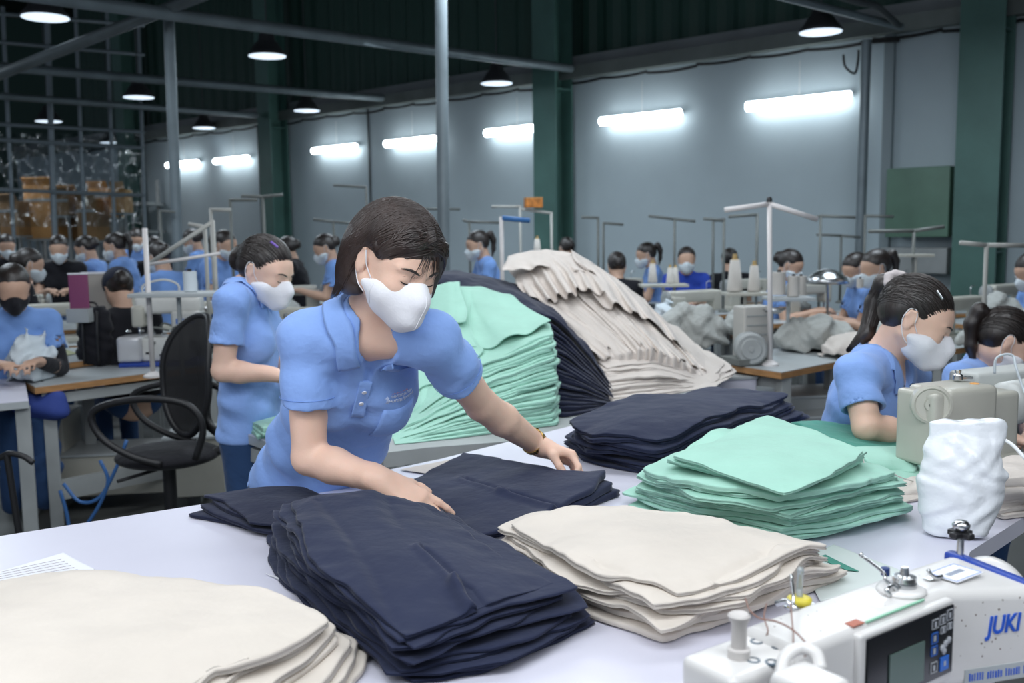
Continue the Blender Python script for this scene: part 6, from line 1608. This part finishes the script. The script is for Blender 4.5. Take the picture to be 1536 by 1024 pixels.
# ---- crumpled cloth mounds
def mound(x, y, Y, w, h, m, label, seed, z=ZB, dep=.3):
    p = py(x, y, Y); rx = w/2/F*Y; hz = h/F*Y; c = np.array([p[0], Y, z+.001]); t = thing('cloth_heap', label, 'cloth heap', c)
    r = np.random.RandomState(seed); pr = [Ell(c+np.array([0, 0, hz*.1]), (rx, dep*.6, hz*.8), k=.03)]
    for k in range(9): a = r.uniform(-1, 1); pr.append(Ell(c+np.array([a*rx*.8, r.uniform(-.5, .3)*dep, hz*r.uniform(.1, .8)*(1-.5*abs(a))]), (rx*.32, .07, hz*.28), R=frame((r.uniform(-1, 1), 1, r.uniform(-.5, .5)), (r.uniform(-.5, .5), 0, 1)), k=.03))
    pr.append(Plane(c+az*.002, (0, 0, -1), k=.01))
    f = r.uniform(30, 45)
    sdf_mesh('crumpled_cloth', pr, .0095, m, t, disp=lambda P: .012*np.sin(f*P[:, 0]+3*np.sin(22*P[:, 2]+seed)+f*.5*P[:, 2])+.010*np.abs(np.sin(40*P[:, 2]+20*P[:, 0]+2*np.sin(30*P[:, 0])))+.007*np.abs(np.sin(75*P[:, 0]-55*P[:, 2]+3*np.sin(35*P[:, 2]+seed))))
MD = [(1115, 500, 6.4, 60, 50, M_grey_cloth, 'grey cloths behind the grey motor', 21), (1330, 500, 6.0, 60, 40, M_grey_cloth, 'grey cloths behind the ponytail of the seated woman', 22), (1000, 455, 6.6, 80, 50, M_mask_far, 'pale cloths left of the motor behind the heap', 23), (1180, 425, 7.8, 70, 30, M_grey_cloth, 'grey cloths before the worker with lowered head', 24), (400, 420, 7.0, 60, 44, M_black_cloth, 'dark heap right of the neck of the woman with the bun', 25), (1035, 478, 5.9, 120, 74, M_grey_cloth, 'grey crumpled cloths beyond the crest of the cream heap, left of the motor', 1), (1225, 470, 5.6, 130, 62, M_grey_cloth, 'grey crumpled garments piled right of the tall white stand', 2),
      (1270, 505, 5.3, 80, 44, M_cream2, 'cream garments at the end of the motor table', 3), (1480, 490, 5.5, 70, 50, M_grey_cloth, 'grey garments between the two women at the right', 4), (60, 470, 5.8, 70, 46, M_mask_far, 'white cloths piled left of the purple folder', 5),
      (470, 440, 5.6, 70, 60, M_black_cloth, 'black and dark garments heaped between the two women at the left', 6), (1500, 420, 6.3, 80, 70, M_grey_cloth, 'grey cloths and film hanging at the right edge', 7), (960, 430, 7.2, 70, 30, M_mask_far, 'pale cloths behind the cream heap', 8),
      (45, 500, 4.9, 60, 80, M_mask_far, 'white cloth with dark flecks before the worker in black mask', 9), (700, 405, 8.0, 60, 30, M_black_cloth, 'dark cloths behind the navy heap', 10), (430, 385, 8.0, 40, 40, M_grey_cloth, 'grey garments behind the woman with the bun', 11), (890, 400, 8.0, 60, 34, M_black_cloth, 'dark bundle right of the middle green column', 12),
      (320, 410, 5.8, 50, 34, M_black_cloth, 'dark jacket behind the white thread cylinder', 13), (150, 395, 7.6, 60, 24, M_black_cloth, 'dark bundle in the far rows below the tan carton', 14), (205, 405, 6.6, 50, 30, M_cream2, 'cream bundle beside the worker in dark cap', 15)]
for a_ in MD: mound(*a_)
# ================================================================ FAR PEOPLE
def far_template(style, shirt, maskm, cap=None, cover=None, pants=M_denim, res=.012, hair=M_hair, reach=.0, look=-.35):
    """seated at the origin, facing +X, head centre near z 1.15"""
    J = dict(pelvis=(-.12, 0, .56), neck=(-.02, 0, 1.02), head=(.05, 0, 1.16), shR=(-.02, -.155, .98), shL=(-.02, .155, .98), elR=(.06, -.19, .74), elL=(.06, .19, .74), wrR=(.27, -.09, .80+reach), wrL=(.27, .09, .80+reach))
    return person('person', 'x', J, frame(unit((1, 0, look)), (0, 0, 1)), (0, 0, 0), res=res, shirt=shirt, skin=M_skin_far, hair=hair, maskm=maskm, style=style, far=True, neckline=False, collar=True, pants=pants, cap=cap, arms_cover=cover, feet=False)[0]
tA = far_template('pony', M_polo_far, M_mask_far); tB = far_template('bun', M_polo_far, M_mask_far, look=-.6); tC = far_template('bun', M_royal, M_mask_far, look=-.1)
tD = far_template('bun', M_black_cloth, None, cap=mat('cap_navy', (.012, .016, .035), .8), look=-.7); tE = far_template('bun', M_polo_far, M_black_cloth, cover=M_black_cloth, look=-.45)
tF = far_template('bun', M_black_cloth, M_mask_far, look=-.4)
reg_tree(); used = set()
PEO = [ # template, px of head, head y, Y, rotation of facing, label
 (tA, 716, 366, 8.3, PI+.25, 'far woman in blue polo with ponytail and mask facing left behind the navy heap'), (tC, 1030, 389, 8.6, -PI/2-.15, 'far worker in royal blue shirt and mask facing the camera beyond the cream heap'),
 (tA, 969, 381, 9.6, PI, 'far masked worker facing left, left of the royal blue worker'), (tF, 1094, 390, 9.4, PI/2, 'far dark haired worker seen from behind between the thread cones'),
 (tB, 1186, 396, 7.6, -.5, 'far worker in blue with lowered head right of the tall white stand'), (tA, 1313, 400, 6.4, PI+.1, 'sorting woman with ponytail facing left, nearer one of the pair at the wall post'),
 (tB, 1283, 402, 7.3, PI+.1, 'sorting woman facing left, farther one of the pair at the wall post'), (tB, 487, 371, 8.4, PI+.2, 'far worker with blue mask facing left beside the hair of the bobbed woman'),
 (tE, 20, 430, 4.9, -1.1, 'worker in blue polo with black mask and black arm covers at the left edge'), (tD, 178, 432, 5.6, PI-.9, 'worker in black with a dark cap bent down behind the black bag'),
 (tF, 88, 372, 8.6, -1.2, 'far worker with dark hair at the left, below the open orange carton'), (tB, 128, 372, 9.2, PI, 'far worker with light mask below the wide grid upright, facing left'), (tF, 45, 395, 7.4, .6, 'dark clothed worker bent over behind the left edge machines'),
 (tA, 172, 368, 8.9, PI, 'far worker with ponytail and pale blue mask facing left below the tan carton'), (tB, 238, 385, 7.6, 2.6, 'far worker in grey blue left of the grey support post'), (tF, 232, 372, 9.4, -1.0, 'far worker with dark cap of hair near the farthest green column'),
 (tB, 288, 360, 10.2, PI, 'far worker just right of the grey support post'), (tA, 338, 366, 8.0, -.4, 'far worker with hair bun left of the head of the woman with the bun'), (tF, 430, 372, 9.6, PI, 'far worker behind the right side of the woman with the bun'),
 (tF, 925, 398, 8.2, PI/2, 'dark haired worker bent beyond the crest of the cream heap'), (tB, 1545, 405, 6.6, PI, 'worker in blue cut by the right edge above the farthest right woman'), (tF, 10, 368, 9.8, -1, 'far worker at the left edge under the grid screen'),
 (tB, 205, 358, 11, -1.4, 'small far worker before the farthest green column'), (tF, 850, 372, 10.5, 2.0, 'small far worker hidden behind the middle green column')]
for (tpl, x, y, Y, rz, lab) in PEO:
    o = tpl if tpl.name not in used else copy_tree(tpl); used.add(tpl.name)
    hp_ = py(x, y, Y); hd = np.array([math.cos(rz)*.05, math.sin(rz)*.05]); 
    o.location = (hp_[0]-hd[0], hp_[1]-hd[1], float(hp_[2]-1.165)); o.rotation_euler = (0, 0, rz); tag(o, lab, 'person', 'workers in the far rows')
# legs in blue denim of the left edge worker are part of that person; work bag of blue cloth hangs beside the table
p = py(60, 700, 4.75); t = thing('cloth_bag', 'long dark blue cloth sack hanging under the left tables', 'bag', (p[0], 4.75, .16)); c = np.array([p[0], 4.75, .16])
sdf_mesh('sack_body', [Cone(c+np.array([.02, 0, .05]), c+np.array([-.02, 0, .46]), .085, .13, k=.03, lat=(1, 0, 0), flat=.6), Plane(c+az*.53, (0.25, 0, 1), k=.01)], .010, M_denim, t, disp=lambda P: .008*np.sin(40*P[:, 0]+7*np.sin(9*P[:, 2]))+.004*np.sin(31*P[:, 2]))
sdf_mesh('sack_flap', [Cone(c+np.array([-.08, -.03, .47]), c+np.array([.10, -.03, .49]), .075, .08, k=.03, lat=(1, 0, 0), flat=.9)], .010, mat('sack_blue', (.03, .06, .28), .8), t, disp=lambda P: .008*np.sin(50*P[:, 2]+20*P[:, 0]))
MB().tube([c+np.array([0, 0, .5]), c+np.array([.02, .05, .60])], .008, 6).build('strap', M_black, t, world=True)
